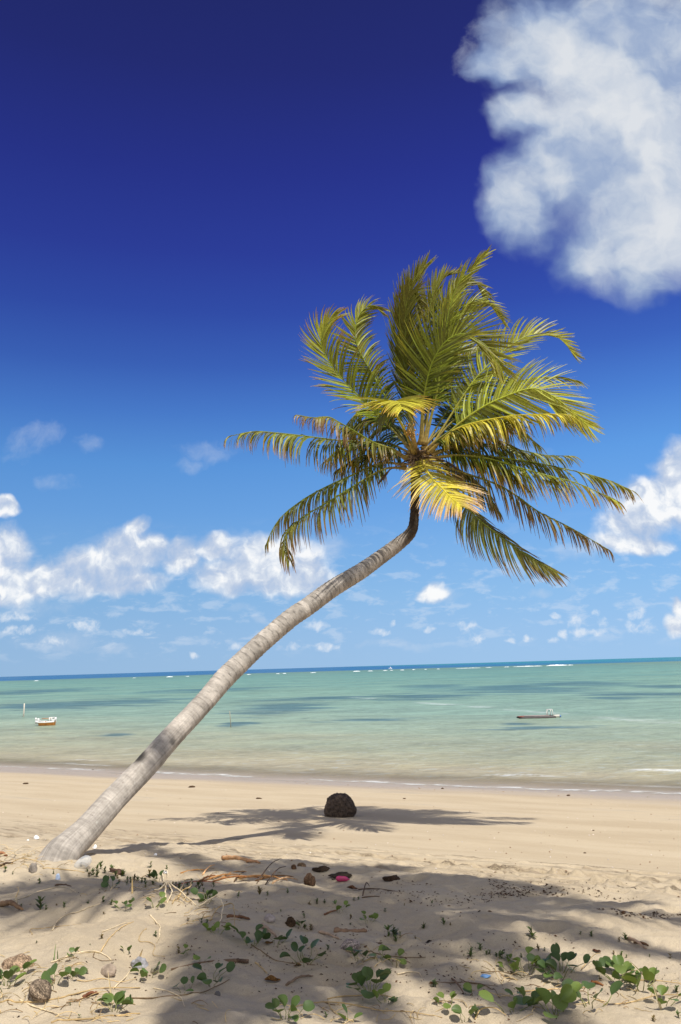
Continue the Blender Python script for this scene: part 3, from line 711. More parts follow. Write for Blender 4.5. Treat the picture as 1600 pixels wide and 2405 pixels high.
def build_trunk(P, R, root, name='trunk', rings=520, n=56, flare=True, dark_from=.77, mat=None):
    Q, L = catmull([np.append(p, r) for p, r in zip(P, R)], rings)
    o = np.array(root.location)
    V = []; Fc = []; CC = []; ST = []
    up = np.array([0, 0, 1.]); pn = None; rs = np.random.RandomState(3)
    ringlen = []; acc = 0; vstep = L/rings
    edges = []; x = .25
    while x < L: edges.append(x); x += .062*rs.uniform(.75, 1.3)
    edges = np.array(edges)
    scar = pt(328, 1776, BD+(HD-BD)*.29-.10); scar2 = pt(405, 1743, BD+(HD-BD)*.33-.1)
    for i in range(rings):
        p = Q[i, :3]; r = Q[i, 3]; s = i*vstep
        tg = unit(Q[min(i+1, rings-1), :3]-Q[max(i-1, 0), :3])
        if pn is None: pn = np.cross(tg, up)
        pn = unit(pn-tg*np.dot(pn, tg)); bn = np.cross(tg, pn)
        frac = s/L
        k = int(np.searchsorted(edges, s)); a = edges[k-1] if k > 0 else 0; b = edges[k] if k < len(edges) else L
        saw = (s-a)/max(b-a, 1e-3)
        hrnd = (math.sin(k*12.9898)*43758.5453) % 1
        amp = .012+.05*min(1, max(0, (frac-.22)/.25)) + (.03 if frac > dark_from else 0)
        for j in range(n):
            an = 2*PI*j/n
            lump = mnoise.noise((math.cos(an)*1.5, math.sin(an)*1.5, s*2.2))*.05+mnoise.noise((math.cos(an)*5, math.sin(an)*5, s*9))*.022
            sw = (saw + .35*mnoise.noise((math.cos(an)*1.2, math.sin(an)*1.2, k*.7))) % 1.0
            rr = r*(1+lump+amp*(sw-.5))
            if flare and s < .35: rr *= 1+.02*max(0, 1-s/.5)*(1+.8*math.sin(an*5+1))
            q = p+rr*(math.cos(an)*pn+math.sin(an)*bn)
            V.append(q-o)
            base = np.array((.43, .385, .33))*(1+.50*(hrnd-.5)*min(1, .35+max(0, frac-.15)*3))
            if frac < .33: base = base*(.92+.1*frac/.33)
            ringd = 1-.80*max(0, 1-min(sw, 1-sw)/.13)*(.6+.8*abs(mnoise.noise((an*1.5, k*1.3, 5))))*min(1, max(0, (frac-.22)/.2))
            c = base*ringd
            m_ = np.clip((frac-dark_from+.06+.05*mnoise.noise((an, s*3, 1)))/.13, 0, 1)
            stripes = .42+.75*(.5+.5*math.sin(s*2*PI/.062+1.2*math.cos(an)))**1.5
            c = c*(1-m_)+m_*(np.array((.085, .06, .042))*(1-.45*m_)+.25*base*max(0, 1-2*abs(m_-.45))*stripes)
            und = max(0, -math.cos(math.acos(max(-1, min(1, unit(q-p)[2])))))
            c = c*(1-und*.35)+np.array((.30, .2, .13))*und*.35  # shade on the trunk's underside put into the bark as a brown tint
            if mat is None:
                dd = np.linalg.norm((q-scar)*np.array((1, .5, 1.3)))
                c = c*(1-.9*math.exp(-(dd/.085)**4))
                dd = np.linalg.norm((q-scar2))
                c = c*(1-.5*math.exp(-(dd/.035)**4))
            CC.append(c); ST.append((an/(2*PI)*1.0 if j < n else 1, s, 0))
    for i in range(rings-1):
        for j in range(n):
            a = i*n+j; b = i*n+(j+1) % n; Fc.append((a, b, b+n, a+n))
    Fc.append(tuple((rings-1)*n+j for j in range(n)))
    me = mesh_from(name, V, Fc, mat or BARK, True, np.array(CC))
    at = me.attributes.new('ring', 'FLOAT_VECTOR', 'POINT')
    st = np.array([(math.cos(s[0]*2*PI), math.sin(s[0]*2*PI), s[1]) for s in ST], np.float32)
    at.data.foreach_set('vector', st.ravel())
    return link(name, me, root)
build_trunk(TP, TR, palm)
palm['label'] = 'leaning coconut palm with bent grey trunk and windblown yellow-green fronds'

W = (.10, .02, 0)
def fpx(pts, off, prof=1.0, d0=HD):
    L = [0]
    for i in range(1, len(pts)): L.append(L[-1]+math.hypot(pts[i][0]-pts[i-1][0], pts[i][1]-pts[i-1][1]))
    return [pt(px, py, d0+off*(l/L[-1])**prof) for (px, py), l in zip(pts, L)]
def mapc(f, L): return [f(*p) for p in L]
FR = []
def fp(P3, **k): FR.append((P3, k))
# upright and left fronds
fp(fpx(mapc(A_, [(1395, 1500), (1250, 1330), (1040, 1120), (860, 930), (760, 770), (752, 680), (790, 590), (850, 545)]), .3), Lmax=0.58, N=(-.1, -1, .3), droop=.05, wind=(.14, 0, 0), beta=0.65, tone=GREEN*1.05, tipbrown=.22, tipcol=ORANGE*.6)
fp(fpx(mapc(A_, [(1400, 1490), (1290, 1250), (1190, 1090), (1100, 930), (1010, 770), (985, 640), (1020, 520), (1095, 462), (1170, 490)]), .6), Lmax=0.48, N=(.1, -1, .1), droop=.07, wind=(.12, 0, 0), beta=-0.55, tone=GREEN, tipbrown=.15)
fp(fpx(mapc(D_, [(405, 2100), (310, 1500), (290, 900), (325, 560), (400, 380), (490, 260)]), .5), Lmax=0.56, N=(0, -1, 0), droop=.02, wind=(.03, 0, .12), beta=0.6, tone=GREEN*.55, tipcol=YEL, spread=(.8, .25))
fp(fpx(mapc(D_, [(410, 2100), (330, 1540), (305, 1200), (300, 780), (322, 580), (372, 522), (420, 600), (440, 700)]), -.1), Lmax=0.48, N=(0, -1, .2), droop=.10, wind=(.10, 0, 0), beta=0.7, tone=GREEN*.5, spread=(.8, .25))
fp(fpx(mapc(D_, [(480, 2000), (560, 1400), (640, 900), (700, 620), (790, 470), (900, 402), (990, 425), (1090, 560)]), .5), Lmax=0.45, N=(-.2, -1, .3), droop=.07, wind=(.12, 0, 0), beta=-0.5, tone=GREEN*.75)
fp(fpx(mapc(D_, [(470, 2000), (600, 1500), (700, 800), (800, 460), (940, 290), (1080, 150)]), .3), Lmax=0.41, N=(.3, -1, .1), droop=.0, wind=(.10, 0, .04), beta=0.5, tone=GREEN*1.1, spread=(.8, .25))
fp(fpx(mapc(D_, [(490, 2000), (650, 1300), (780, 800), (930, 620), (1060, 592), (1150, 650), (1250, 770)]), .3), Lmax=0.49, N=(0, -1, .4), droop=.03, wind=(.14, 0, .02), beta=-0.6, tone=GREEN*1.1)
fp(fpx(mapc(D_, [(470, 2000), (480, 1400), (500, 900), (560, 560), (650, 390), (790, 330)]), .9), Lmax=0.47, N=(0, -1, .1), droop=.0, wind=(.04, 0, .10), beta=0.7, tone=GREEN*.6, spread=(.8, .25))
fp(fpx(mapc(D_, [(440, 1990), (470, 1600), (540, 1260), (640, 1060), (740, 962), (845, 926), (960, 960), (1100, 1060), (1240, 1270)]), -.75), Lmax=0.66, N=(-.3, -1, .45), droop=.03, wind=(.06, 0, .0), beta=.45, tone=GREEN*1.0, tipcol=YEL, tipbrown=.25)
# right fronds
fp(fpx(mapc(B_, [(290, 1290), (420, 1080), (560, 870), (720, 705), (820, 632), (900, 593), (980, 588), (1080, 612), (1175, 712)]), .6), Lmax=0.49, N=(-.1, -1, .6), droop=.05, wind=(.14, 0, .03), beta=0.45, tone=np.array((.19, .22, .025)), tipcol=YEL)
fp(fpx(mapc(B_, [(290, 1310), (450, 1150), (620, 1030), (800, 950), (900, 922), (975, 932), (1100, 1010), (1255, 1150)]), -.3), Lmax=0.67, N=(.1, -1, .3), droop=.04, wind=(.12, 0, .0), beta=-.25, tone=np.array((.24, .28, .028)), tipcol=YEL, tipbrown=.2)
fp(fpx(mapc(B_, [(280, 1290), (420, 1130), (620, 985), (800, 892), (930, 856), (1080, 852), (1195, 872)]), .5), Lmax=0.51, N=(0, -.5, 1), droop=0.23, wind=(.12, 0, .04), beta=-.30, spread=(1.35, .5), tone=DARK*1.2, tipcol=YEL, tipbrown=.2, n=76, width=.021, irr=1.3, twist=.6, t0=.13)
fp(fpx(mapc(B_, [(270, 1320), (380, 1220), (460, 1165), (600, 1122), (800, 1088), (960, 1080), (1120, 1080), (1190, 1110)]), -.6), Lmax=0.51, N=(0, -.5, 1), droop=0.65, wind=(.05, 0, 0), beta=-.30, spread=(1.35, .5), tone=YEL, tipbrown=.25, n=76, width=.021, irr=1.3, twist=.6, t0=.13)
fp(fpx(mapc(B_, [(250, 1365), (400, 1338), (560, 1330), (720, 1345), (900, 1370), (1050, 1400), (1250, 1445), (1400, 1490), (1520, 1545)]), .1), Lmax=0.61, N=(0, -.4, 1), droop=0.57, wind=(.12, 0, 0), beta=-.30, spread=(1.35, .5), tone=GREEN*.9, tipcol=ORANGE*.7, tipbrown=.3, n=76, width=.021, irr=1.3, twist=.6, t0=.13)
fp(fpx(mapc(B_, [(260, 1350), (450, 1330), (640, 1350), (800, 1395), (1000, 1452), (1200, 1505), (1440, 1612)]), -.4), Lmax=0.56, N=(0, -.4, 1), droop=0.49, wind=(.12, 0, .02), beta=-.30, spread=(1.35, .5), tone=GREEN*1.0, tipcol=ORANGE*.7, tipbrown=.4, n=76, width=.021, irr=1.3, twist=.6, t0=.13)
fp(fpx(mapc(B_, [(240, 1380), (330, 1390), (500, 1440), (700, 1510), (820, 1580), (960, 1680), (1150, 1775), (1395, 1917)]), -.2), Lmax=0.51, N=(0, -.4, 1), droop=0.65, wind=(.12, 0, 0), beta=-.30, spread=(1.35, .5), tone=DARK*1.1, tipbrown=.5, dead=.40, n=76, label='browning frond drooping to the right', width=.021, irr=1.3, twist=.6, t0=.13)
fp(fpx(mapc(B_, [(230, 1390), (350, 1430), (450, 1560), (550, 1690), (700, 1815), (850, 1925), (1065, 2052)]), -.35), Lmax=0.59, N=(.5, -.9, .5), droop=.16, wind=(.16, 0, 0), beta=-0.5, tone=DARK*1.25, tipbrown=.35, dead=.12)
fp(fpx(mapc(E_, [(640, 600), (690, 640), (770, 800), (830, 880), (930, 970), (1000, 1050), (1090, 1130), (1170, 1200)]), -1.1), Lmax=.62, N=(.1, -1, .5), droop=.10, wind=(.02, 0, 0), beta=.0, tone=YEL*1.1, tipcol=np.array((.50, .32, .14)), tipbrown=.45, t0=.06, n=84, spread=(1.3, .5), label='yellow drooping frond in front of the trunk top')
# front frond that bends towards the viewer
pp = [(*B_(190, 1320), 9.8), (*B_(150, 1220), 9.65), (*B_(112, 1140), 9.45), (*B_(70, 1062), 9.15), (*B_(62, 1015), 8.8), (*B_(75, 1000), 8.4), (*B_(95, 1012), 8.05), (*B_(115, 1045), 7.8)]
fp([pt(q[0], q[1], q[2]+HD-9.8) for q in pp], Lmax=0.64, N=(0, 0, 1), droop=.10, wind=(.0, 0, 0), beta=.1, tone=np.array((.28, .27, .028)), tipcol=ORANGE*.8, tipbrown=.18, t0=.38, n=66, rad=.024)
fp([pt(q[0], q[1], q[2]+HD-9.7) for q in pp], Lmax=.52, N=(0, 0, 1), droop=.34, wind=(.02, 0, 0), beta=-.75, tone=DARK, t0=.30, n=40, width=.026, rad=.010, spread=(1.3, .9))  # extra frond; its dark tone paints the front frond's shaded underside
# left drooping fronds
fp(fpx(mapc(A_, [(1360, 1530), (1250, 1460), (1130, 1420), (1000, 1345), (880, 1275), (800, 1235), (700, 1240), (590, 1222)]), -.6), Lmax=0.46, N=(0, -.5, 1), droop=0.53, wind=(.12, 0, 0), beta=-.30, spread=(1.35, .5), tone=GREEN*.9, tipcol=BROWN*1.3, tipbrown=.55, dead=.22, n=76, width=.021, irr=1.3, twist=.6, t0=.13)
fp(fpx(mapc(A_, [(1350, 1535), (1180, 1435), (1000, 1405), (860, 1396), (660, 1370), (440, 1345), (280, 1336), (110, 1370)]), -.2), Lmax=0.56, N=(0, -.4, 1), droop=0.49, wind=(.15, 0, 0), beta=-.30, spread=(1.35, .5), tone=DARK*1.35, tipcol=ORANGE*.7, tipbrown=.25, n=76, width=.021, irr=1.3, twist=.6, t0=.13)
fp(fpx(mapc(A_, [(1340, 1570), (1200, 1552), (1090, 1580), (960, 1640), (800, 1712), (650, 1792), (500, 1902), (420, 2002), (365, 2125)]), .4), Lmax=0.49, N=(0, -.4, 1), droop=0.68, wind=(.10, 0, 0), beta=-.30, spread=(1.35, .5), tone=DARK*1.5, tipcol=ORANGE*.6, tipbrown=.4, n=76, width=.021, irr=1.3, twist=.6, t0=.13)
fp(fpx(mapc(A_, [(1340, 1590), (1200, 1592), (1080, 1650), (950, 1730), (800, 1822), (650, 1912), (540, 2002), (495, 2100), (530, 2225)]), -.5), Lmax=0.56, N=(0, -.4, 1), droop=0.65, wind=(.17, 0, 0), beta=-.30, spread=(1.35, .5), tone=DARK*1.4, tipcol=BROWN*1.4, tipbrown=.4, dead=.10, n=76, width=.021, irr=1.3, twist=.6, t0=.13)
# fronds behind the heart, crown shade put into their dark tone
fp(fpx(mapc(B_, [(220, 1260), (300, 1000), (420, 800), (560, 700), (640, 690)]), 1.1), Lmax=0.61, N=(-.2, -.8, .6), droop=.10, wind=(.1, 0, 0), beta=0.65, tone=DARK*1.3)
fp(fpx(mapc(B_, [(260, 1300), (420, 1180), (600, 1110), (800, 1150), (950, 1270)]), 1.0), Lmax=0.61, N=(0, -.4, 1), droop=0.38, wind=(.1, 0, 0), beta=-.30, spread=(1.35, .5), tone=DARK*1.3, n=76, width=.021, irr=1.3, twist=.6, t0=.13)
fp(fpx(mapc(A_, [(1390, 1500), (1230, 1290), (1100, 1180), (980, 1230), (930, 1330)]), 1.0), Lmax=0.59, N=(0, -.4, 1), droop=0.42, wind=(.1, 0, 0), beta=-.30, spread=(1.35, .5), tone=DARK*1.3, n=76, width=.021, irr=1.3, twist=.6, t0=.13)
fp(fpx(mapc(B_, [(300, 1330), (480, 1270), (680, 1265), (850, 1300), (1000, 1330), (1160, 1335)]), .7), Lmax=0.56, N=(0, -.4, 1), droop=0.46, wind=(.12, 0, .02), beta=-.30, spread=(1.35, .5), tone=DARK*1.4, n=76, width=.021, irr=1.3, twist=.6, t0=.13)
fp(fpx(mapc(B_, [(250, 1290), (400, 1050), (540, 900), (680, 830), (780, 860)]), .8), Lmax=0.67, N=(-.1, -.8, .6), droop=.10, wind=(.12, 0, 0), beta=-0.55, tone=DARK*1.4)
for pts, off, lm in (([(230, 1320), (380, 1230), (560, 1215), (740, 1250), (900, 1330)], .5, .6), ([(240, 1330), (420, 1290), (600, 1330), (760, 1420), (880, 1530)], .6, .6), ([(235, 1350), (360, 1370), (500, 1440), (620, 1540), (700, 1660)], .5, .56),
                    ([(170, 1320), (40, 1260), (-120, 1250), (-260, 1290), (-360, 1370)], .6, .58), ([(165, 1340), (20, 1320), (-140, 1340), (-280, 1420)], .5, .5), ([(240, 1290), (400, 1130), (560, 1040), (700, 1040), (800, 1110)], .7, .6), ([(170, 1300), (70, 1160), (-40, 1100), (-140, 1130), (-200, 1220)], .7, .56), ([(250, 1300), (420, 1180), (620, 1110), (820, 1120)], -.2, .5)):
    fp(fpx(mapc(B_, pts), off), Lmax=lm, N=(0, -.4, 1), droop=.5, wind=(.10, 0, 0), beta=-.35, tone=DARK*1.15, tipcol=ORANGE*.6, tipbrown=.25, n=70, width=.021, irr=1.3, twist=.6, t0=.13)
for i, (P3, k) in enumerate(FR): frond(palm, P3, seed=i*7+1, **k)
# heart: fibre sheaths, old leaf bases, flower spray and pods
o = np.array(palm.location)
def heart(root, ctr, s=1.0):
    o = np.array(root.location); rs = np.random.RandomState(4)
    mb = MB()
    for k in range(46):
        a = rs.uniform(0, 2*PI); e = rs.uniform(-.2, 1.2)
        d = np.array((math.cos(a)*math.cos(e), math.sin(a)*math.cos(e), math.sin(e)))
        p0 = ctr+np.array((0, 0, rs.uniform(-.22, .05)))*s; ln = rs.uniform(.10, .28)*s
        c = np.array((1, 1, 1))*rs.uniform(.5, 1.8)
        mb.tube([p0-o, p0+d*ln*.5-o, p0+d*ln+np.array((0, 0, -.03))*s-o], [.03*s, .022*s, .004*s], 5, tuple(c))
    for k in range(60):
        a = rs.uniform(0, 2*PI); d = np.array((math.cos(a), math.sin(a), rs.uniform(-1.2, .7)))
        p0 = ctr+rs.normal(0, .05, 3)*s; ln = rs.uniform(.15, .34)*s
        mb.tube([p0-o, p0+d*ln*.6-o, p0+d*ln+np.array((rs.uniform(0, .08), 0, -.10))*s-o], [.005*s, .0035*s, .0015*s], 4, tuple(np.array((1, 1, 1))*rs.uniform(.5, 2.2)))
    mb.build('fibre_clump', FIBRE, root)
ctr = pt(*E_(640, 590), HD); heart(palm, ctr)
mb = MB(); rs = np.random.RandomState(9)
fc = pt(*E_(540, 265), HD-.25)
for k in range(46):
    c = fc+rs.normal(0, 1, 3)*np.array((.04, .04, .06))-o
    mb.tube([c-np.array((0, 0, .014)), c, c+np.array((0, 0, .014))], [.006, .014, .005], 5, tuple(np.array((.42, .22, .05))*rs.uniform(.6, 1.3)))
mb.tube([ctr-o, (ctr+fc)/2-o+np.array((0, -.05, 0)), fc-o, fc-o+np.array((0, 0, .1))], [.022, .03, .05, .02], 7, (.32, .22, .07))
mb.build('flower_spray', RACHIS, palm)
for (a, b) in (((290, 750), (135, 940)), ((985, 645), (1140, 752))):
    p0 = pt(*E_(*a), HD-.3); p1 = pt(*E_(*b), HD-.35)
    mb = MB(); q = [p0+(p1-p0)*e-o for e in (0, .25, .6, .85, 1)]
    mb.tube(q, [.008, .016, .018, .010, .002], 7, (.35, .3, .3)); mb.tube([ctr-o, (ctr+p0)/2-o+np.array((0, 0, .02)), p0-o], [.012, .009, .008], 5, (.6, .5, .4))
    mb.build('flower_pod', FIBRE, palm)

# ---------------- tall palm behind the viewpoint; its crown shades the sand in front
SH = SUN/SUN[2]
def over(px, py, h):
    g = gp(px, py); return g + SH*(h-g[2])
shade_palm = empty('palm_tree', onsand(-1.5, -3.0))
tag(shade_palm, 'tall upright coconut palm behind the viewpoint whose fronds shade the foreground sand', 'palm tree')
cc_ = over(700, 2095, 9.3)
b0 = np.array(shade_palm.location)
build_trunk([b0-np.array((0, 0, .2)), b0+np.array((.1, .1, 1.5)), b0+np.array((.6, 1.2, 4.5)), b0*.3+cc_*.7+np.array((-.2, -.6, .3)), cc_+np.array((0, 0, -.6)), cc_], [.2, .16, .12, .11, .10, .09], shade_palm, rings=160, n=20, mat=BARK)
heart(shade_palm, cc_, 1.5)
SF = [  # where the tip of each frond's shadow falls, arch height, leaflet length
    ((-160, 2165), .5, .8), ((-80, 2110), .4, .8), ((60, 2085), .4, .5), ((250, 2080), .3, .40), ((405, 2006), .5, .24), ((575, 2012), .4, .28), ((740, 2026), .5, .66), ((935, 2038), .5, .7), ((1130, 2064), .4, .55), ((1300, 2090), .5, .60), ((1500, 2118), .4, .55), ((1720, 2160), .4, .66),
    ((1700, 2250), .5, .42), ((1370, 2300), .4, .42), ((1130, 2200), .3, .45), ((860, 2230), .9, .8), ((400, 2440), .4, .50), ((560, 2440), .4, .6), ((700, 2360), .6, .8), ((590, 2170), .3, .6), ((960, 2440), .5, .36), ((1400, 2430), .4, .44)]
for i, (tip, arch, ll) in enumerate(SF):
    tp = over(tip[0], tip[1], 8.9)
    mid = (cc_+tp)/2+np.array((0, 0, arch)); q1 = cc_*.75+tp*.25+np.array((0, 0, arch*.8))
    frond(shade_palm, [cc_, q1, mid, cc_*.2+tp*.8+np.array((0, 0, arch*.55)), tp], Lmax=ll, N=(0, 0, 1), droop=.14, wind=(.05, 0, 0), beta=.2, tone=GREEN, n=64, seed=200+i, width=.042)
# one more frond whose shadow crosses the leaning trunk
P0 = pt(362, 1772, BD+(HD-BD)*.31); tp = P0+SH*(9.0-P0[2]); e_ = tp-cc_; tp = tp+.35*unit(e_)
frond(shade_palm, [cc_, cc_+(tp-cc_)*.3+np.array((0, 0, .35)), cc_+(tp-cc_)*.65+np.array((0, 0, .4)), tp], Lmax=.5, N=(0, 0, 1), droop=.3, beta=-.1, tone=GREEN, n=80, seed=260, width=.036)
#@@OBJECTS
# ------------------------------------------------------------------ things on the sand
def orient(yaw=0, tilt=0, lean=0):
    return (tilt, lean, yaw)
def ppm(g):
    return F/float(np.dot(g-CAM, fw))
def rock_mesh(name, g, w, h, dpt, mat, seed, rough=.12, subdiv=5, flat=.35, peak=(-.15, 0), pits=.03):
    bm = bmesh.new(); bmesh.ops.create_icosphere(bm, subdivisions=subdiv, radius=1)
    for v in bm.verts:
        p = v.co.copy(); n = p.normalized()
        f = 1+(.035*math.sin(26*math.atan2(n.y, n.x)+4*mnoise.noise(n*2))*(1-abs(n.z)) if mat is HUSK and w > .1 else 0)+rough*(mnoise.noise(n*1.3+Vector((seed, 0, 0)))*1.6+mnoise.noise(n*3.1+Vector((0, seed, 0)))*.7) + pits*mnoise.noise(n*9+Vector((seed, 1, 2)))+pits*.6*mnoise.noise(n*19)
        q = n*f
        z = q.z
        if z < -flat: z = -flat-(-flat-z)*.15
        x = q.x+peak[0]*max(0, z)*.9
        y = q.y+peak[1]*max(0, z)
        v.co = Vector((x*w/2, y*dpt/2, (z+flat)/(1+flat)*h - h*.03))
    me = bpy.data.meshes.new(name); bm.to_mesh(me); bm.free()
    me.materials.append(mat); me.polygons.foreach_set('use_smooth', [True]*len(me.polygons))
    a = me.color_attributes.new('Col', 'FLOAT_COLOR', 'POINT'); a.data.foreach_set('color', np.ones(len(me.vertices)*4, np.float32))
    return link(name, me, None, g)
g = gp(799, 1917)
rk = rock_mesh('rock', g-np.array((0, 0, .012)), 72/ppm(g), 57/ppm(g), .42, ROCK, 2.3, .085, 6, .55, (-.10, 0), .05)
tag(rk, 'big rounded dark brown pitted rock on the sand in the shadow of the palm crown', 'rock')

# ---- vines: rounded two-lobed leaves on short stalks
def leaf_mesh(name, fold, curl, mat, sq=1.0):
    rows = [(0, .03), (.07, .20), (.18, .36), (.32, .455), (.48, .49), (.64, .48), (.78, .42), (.90, .31), (.98, .17)]
    V = []; Fc = []
    for (y, w) in rows:
        for x in (-1, -.5, 0, .5, 1):
            X = x*w*sq; yy = y-.0*abs(x)
            if y > .9 and x == 0: yy = y-.055
            V.append((X, yy, fold*abs(X)-curl*yy*yy+.03*math.sin(9*yy+3*X)*abs(X)))
    for i in range(len(rows)-1):
        for j in range(4):
            a = i*5+j; Fc.append((a, a+1, a+6, a+5))
    return mesh_from(name, V, Fc, mat, True)
LEAVES = {}
for ti in range(3):
    LEAVES[ti] = [leaf_mesh('leaf', f, c, VINE[ti], q) for (f, c, q) in ((.25, .15, 1.0), (.65, .25, 1.0), (1.0, .1, .95), (.12, .3, 1.08), (.45, -.1, .9))]
def vine(px, py, n, lp, tone, label, seed, spread=1.0, up=.7, name='beach_vine', group=None, hang=None):
    rs = np.random.RandomState(seed)
    g = gp(px, py); k = ppm(g); sz = lp/k
    root = empty('beach_vine', g); tag(root, label, 'beach vine', group)
    mb = MB()
    for i in range(n):
        a = 2*PI*i/n+rs.uniform(-.6, .6); rad = sz*spread*(rs.uniform(.25, 1.15) if n > 3 else rs.uniform(.2, .6))*(1+.06*n)
        hz = sz*up*rs.uniform(.35, 1.25)
        x, y = math.cos(a)*rad, math.sin(a)*rad*.9
        gz = float(hgt(g[0]+x, g[1]+y))-g[2]
        b = np.array((x, y, max(gz, 0)+hz))
        st = np.array((x*.35, y*.35, float(hgt(g[0]+x*.35, g[1]+y*.35))-g[2]-.01))
        mb.tube([st, (st+b)/2+np.array((rs.normal(0, .12), rs.normal(0, .12), .1))*sz, b], [sz*.035, sz*.03, sz*.022], 5)
        s_ = sz*rs.uniform(.78, 1.12)
        me = LEAVES[tone if rs.rand() < .75 else min(2, max(0, tone+rs.choice([-1, 1])))][rs.randint(5)]
        l = link('leaf', me, root, b)
        l.rotation_mode = 'XYZ'
        yaw = a-PI/2+rs.normal(0, .7)
        tilt = rs.uniform(.05, 1.15)
        l.rotation_euler = (tilt, rs.normal(0, .35), yaw)
        l.scale = (s_, s_, s_)
    mb.build('stem', STALK, root)
    return root
VL = [  # x, y, leaves, leaf size, tone, label
 (16, 2318, 9, 27, 1, 'leafy vine clump cut by the left edge of the photo beside the round husk'),
 (53, 2292, 2, 25, 1, 'pair of tall folded vine leaves standing just left of the round coconut husk'),
 (126, 2312, 3, 31, 1, 'three big round vine leaves touching the right side of the coconut husk'),
 (172, 2298, 4, 20, 1, 'small sunlit vine sprig with a red tip, right of the husk and its big-leaved vine'),
 (346, 2296, 6, 22, 1, 'sunlit vine with six leaves in front of the grey angular stone'),
 (266, 2376, 7, 28, 1, 'seven-leaved sunlit vine lying on bare sand near the bottom left, by dry straw'),
 (296, 2240, 2, 13, 0, 'tiny two-leaved seedling alone in the middle of the bright sand patch'),
 (436, 2244, 3, 15, 0, 'small seedling casting a round shadow, above the long dark branch'),
 (476, 2260, 2, 18, 0, 'two pale folded vine leaves at the bright sand edge, beside the long dark branch'),
 (500, 2308, 7, 24, 2, 'shaded vine rosette below the long dark branch'),
 (434, 2330, 4, 18, 2, 'dark little vine sprig on the thin runner at the shade edge'),
 (293, 2134, 5, 16, 1, 'small vine on the mound top left of the light green trefoil'),
 (364, 2132, 5, 18, 0, 'light green trefoil-like vine beside the tangle of pale loops'),
 (484, 2122, 5, 19, 2, 'dark vine in the shade just right of the tangle of pale loops'),
 (510, 2194, 7, 17, 0, 'pale lime-green vine on the bright sand under the arched dry stem'),
 (264, 2086, 4, 17, 2, 'dark vine behind the mound crest below the palm base'),
 (369, 2072, 3, 17, 2, 'dark pair of round leaves on the crest in front of the bright strip of sand'),
 (170, 2252, 3, 15, 1, 'low seedling between two grass blades on the bright sand at the left'),
 (592, 2222, 7, 25, 2, 'tall dark vine in the shade right of the grey weathered feather-like husk'),
 (650, 2222, 4, 22, 2, 'spread dark vine between the grey husk and the brown fallen leaf'),
 (714, 2258, 8, 27, 2, 'dense dark vine with one leaf full of holes, left of the pale coconut'),
 (894, 2256, 3, 22, 0, 'single upright bright vine leaf right of the pale cracked coconut'),
 (930, 2268, 4, 20, 0, 'bright vine with folded leaves throwing dark shadows, at the sunlit patch'),
 (872, 2334, 10, 33, 1, 'largest vine in the lower centre with broad grey-green leaves'),
 (842, 2256, 4, 22, 2, 'shaded vine leaves directly in front of the pale cracked coconut'),
 (672, 2394, 8, 27, 1, 'vine with one withered yellow leaf at the bottom edge'),
 (796, 2140, 5, 13, 0, 'small low vine behind the curved brown log'),
 (864, 2166, 6, 14, 0, 'slender upright vine at the right end of the curved brown log'),
 (910, 2356, 5, 22, 0, 'light green vine on the runner right of the largest central vine'),
 (1240, 2284, 9, 24, 0, 'sunlit half of the big vine patch, light pointed leaves left of the dark rosette'),
 (1316, 2288, 15, 28, 2, 'thick dark rosette of vine leaves in the big patch at the right'),
 (1462, 2304, 15, 27, 1, 'broad leafy vine patch crossed by a pale straw stalk near the right edge'),
 (1506, 2324, 6, 34, 0, 'tall bright folded leaves in front of the vine patch near the right edge'),
 (1202, 2378, 4, 36, 1, 'vine with one large upright round leaf near the bottom, right of the tiny grass tuft'),
 (1242, 2362, 5, 28, 1, 'grey-green vine with curled leaves between the upright round leaf and the yellowish vine'),
 (1306, 2384, 8, 40, 0, 'biggest yellowish vine at the bottom edge right of centre'),
 (1386, 2364, 5, 38, 2, 'dark big-leaved vine in deep shade right of the yellowish vine'),
 (1056, 2360, 5, 20, 0, 'small bright vine alone on the lit sand at lower centre right'),
 (1114, 2338, 3, 20, 1, 'two drooping vine leaves beside a leaning dark twig'),
 (1200, 2280, 7, 15, 0, 'tiny yellow-green leaves at the left tip of the big vine patch'),
 (1556, 2360, 5, 26, 1, 'vine at the right edge behind a pale upright reed'),
 (1092, 2402, 3, 24, 1, 'vine leaf tops rising from the bottom edge at centre right'),
 (818, 2402, 3, 26, 1, 'round vine leaf cut by the bottom edge below the largest central vine'),
 (704, 2178, 3, 12, 1, 'small shaded sprig left of the curved brown log'),
]
for i, (px, py, n, lp, tn, lb) in enumerate(VL):
    vine(px, py, n, lp, tn, lb, 300+i)

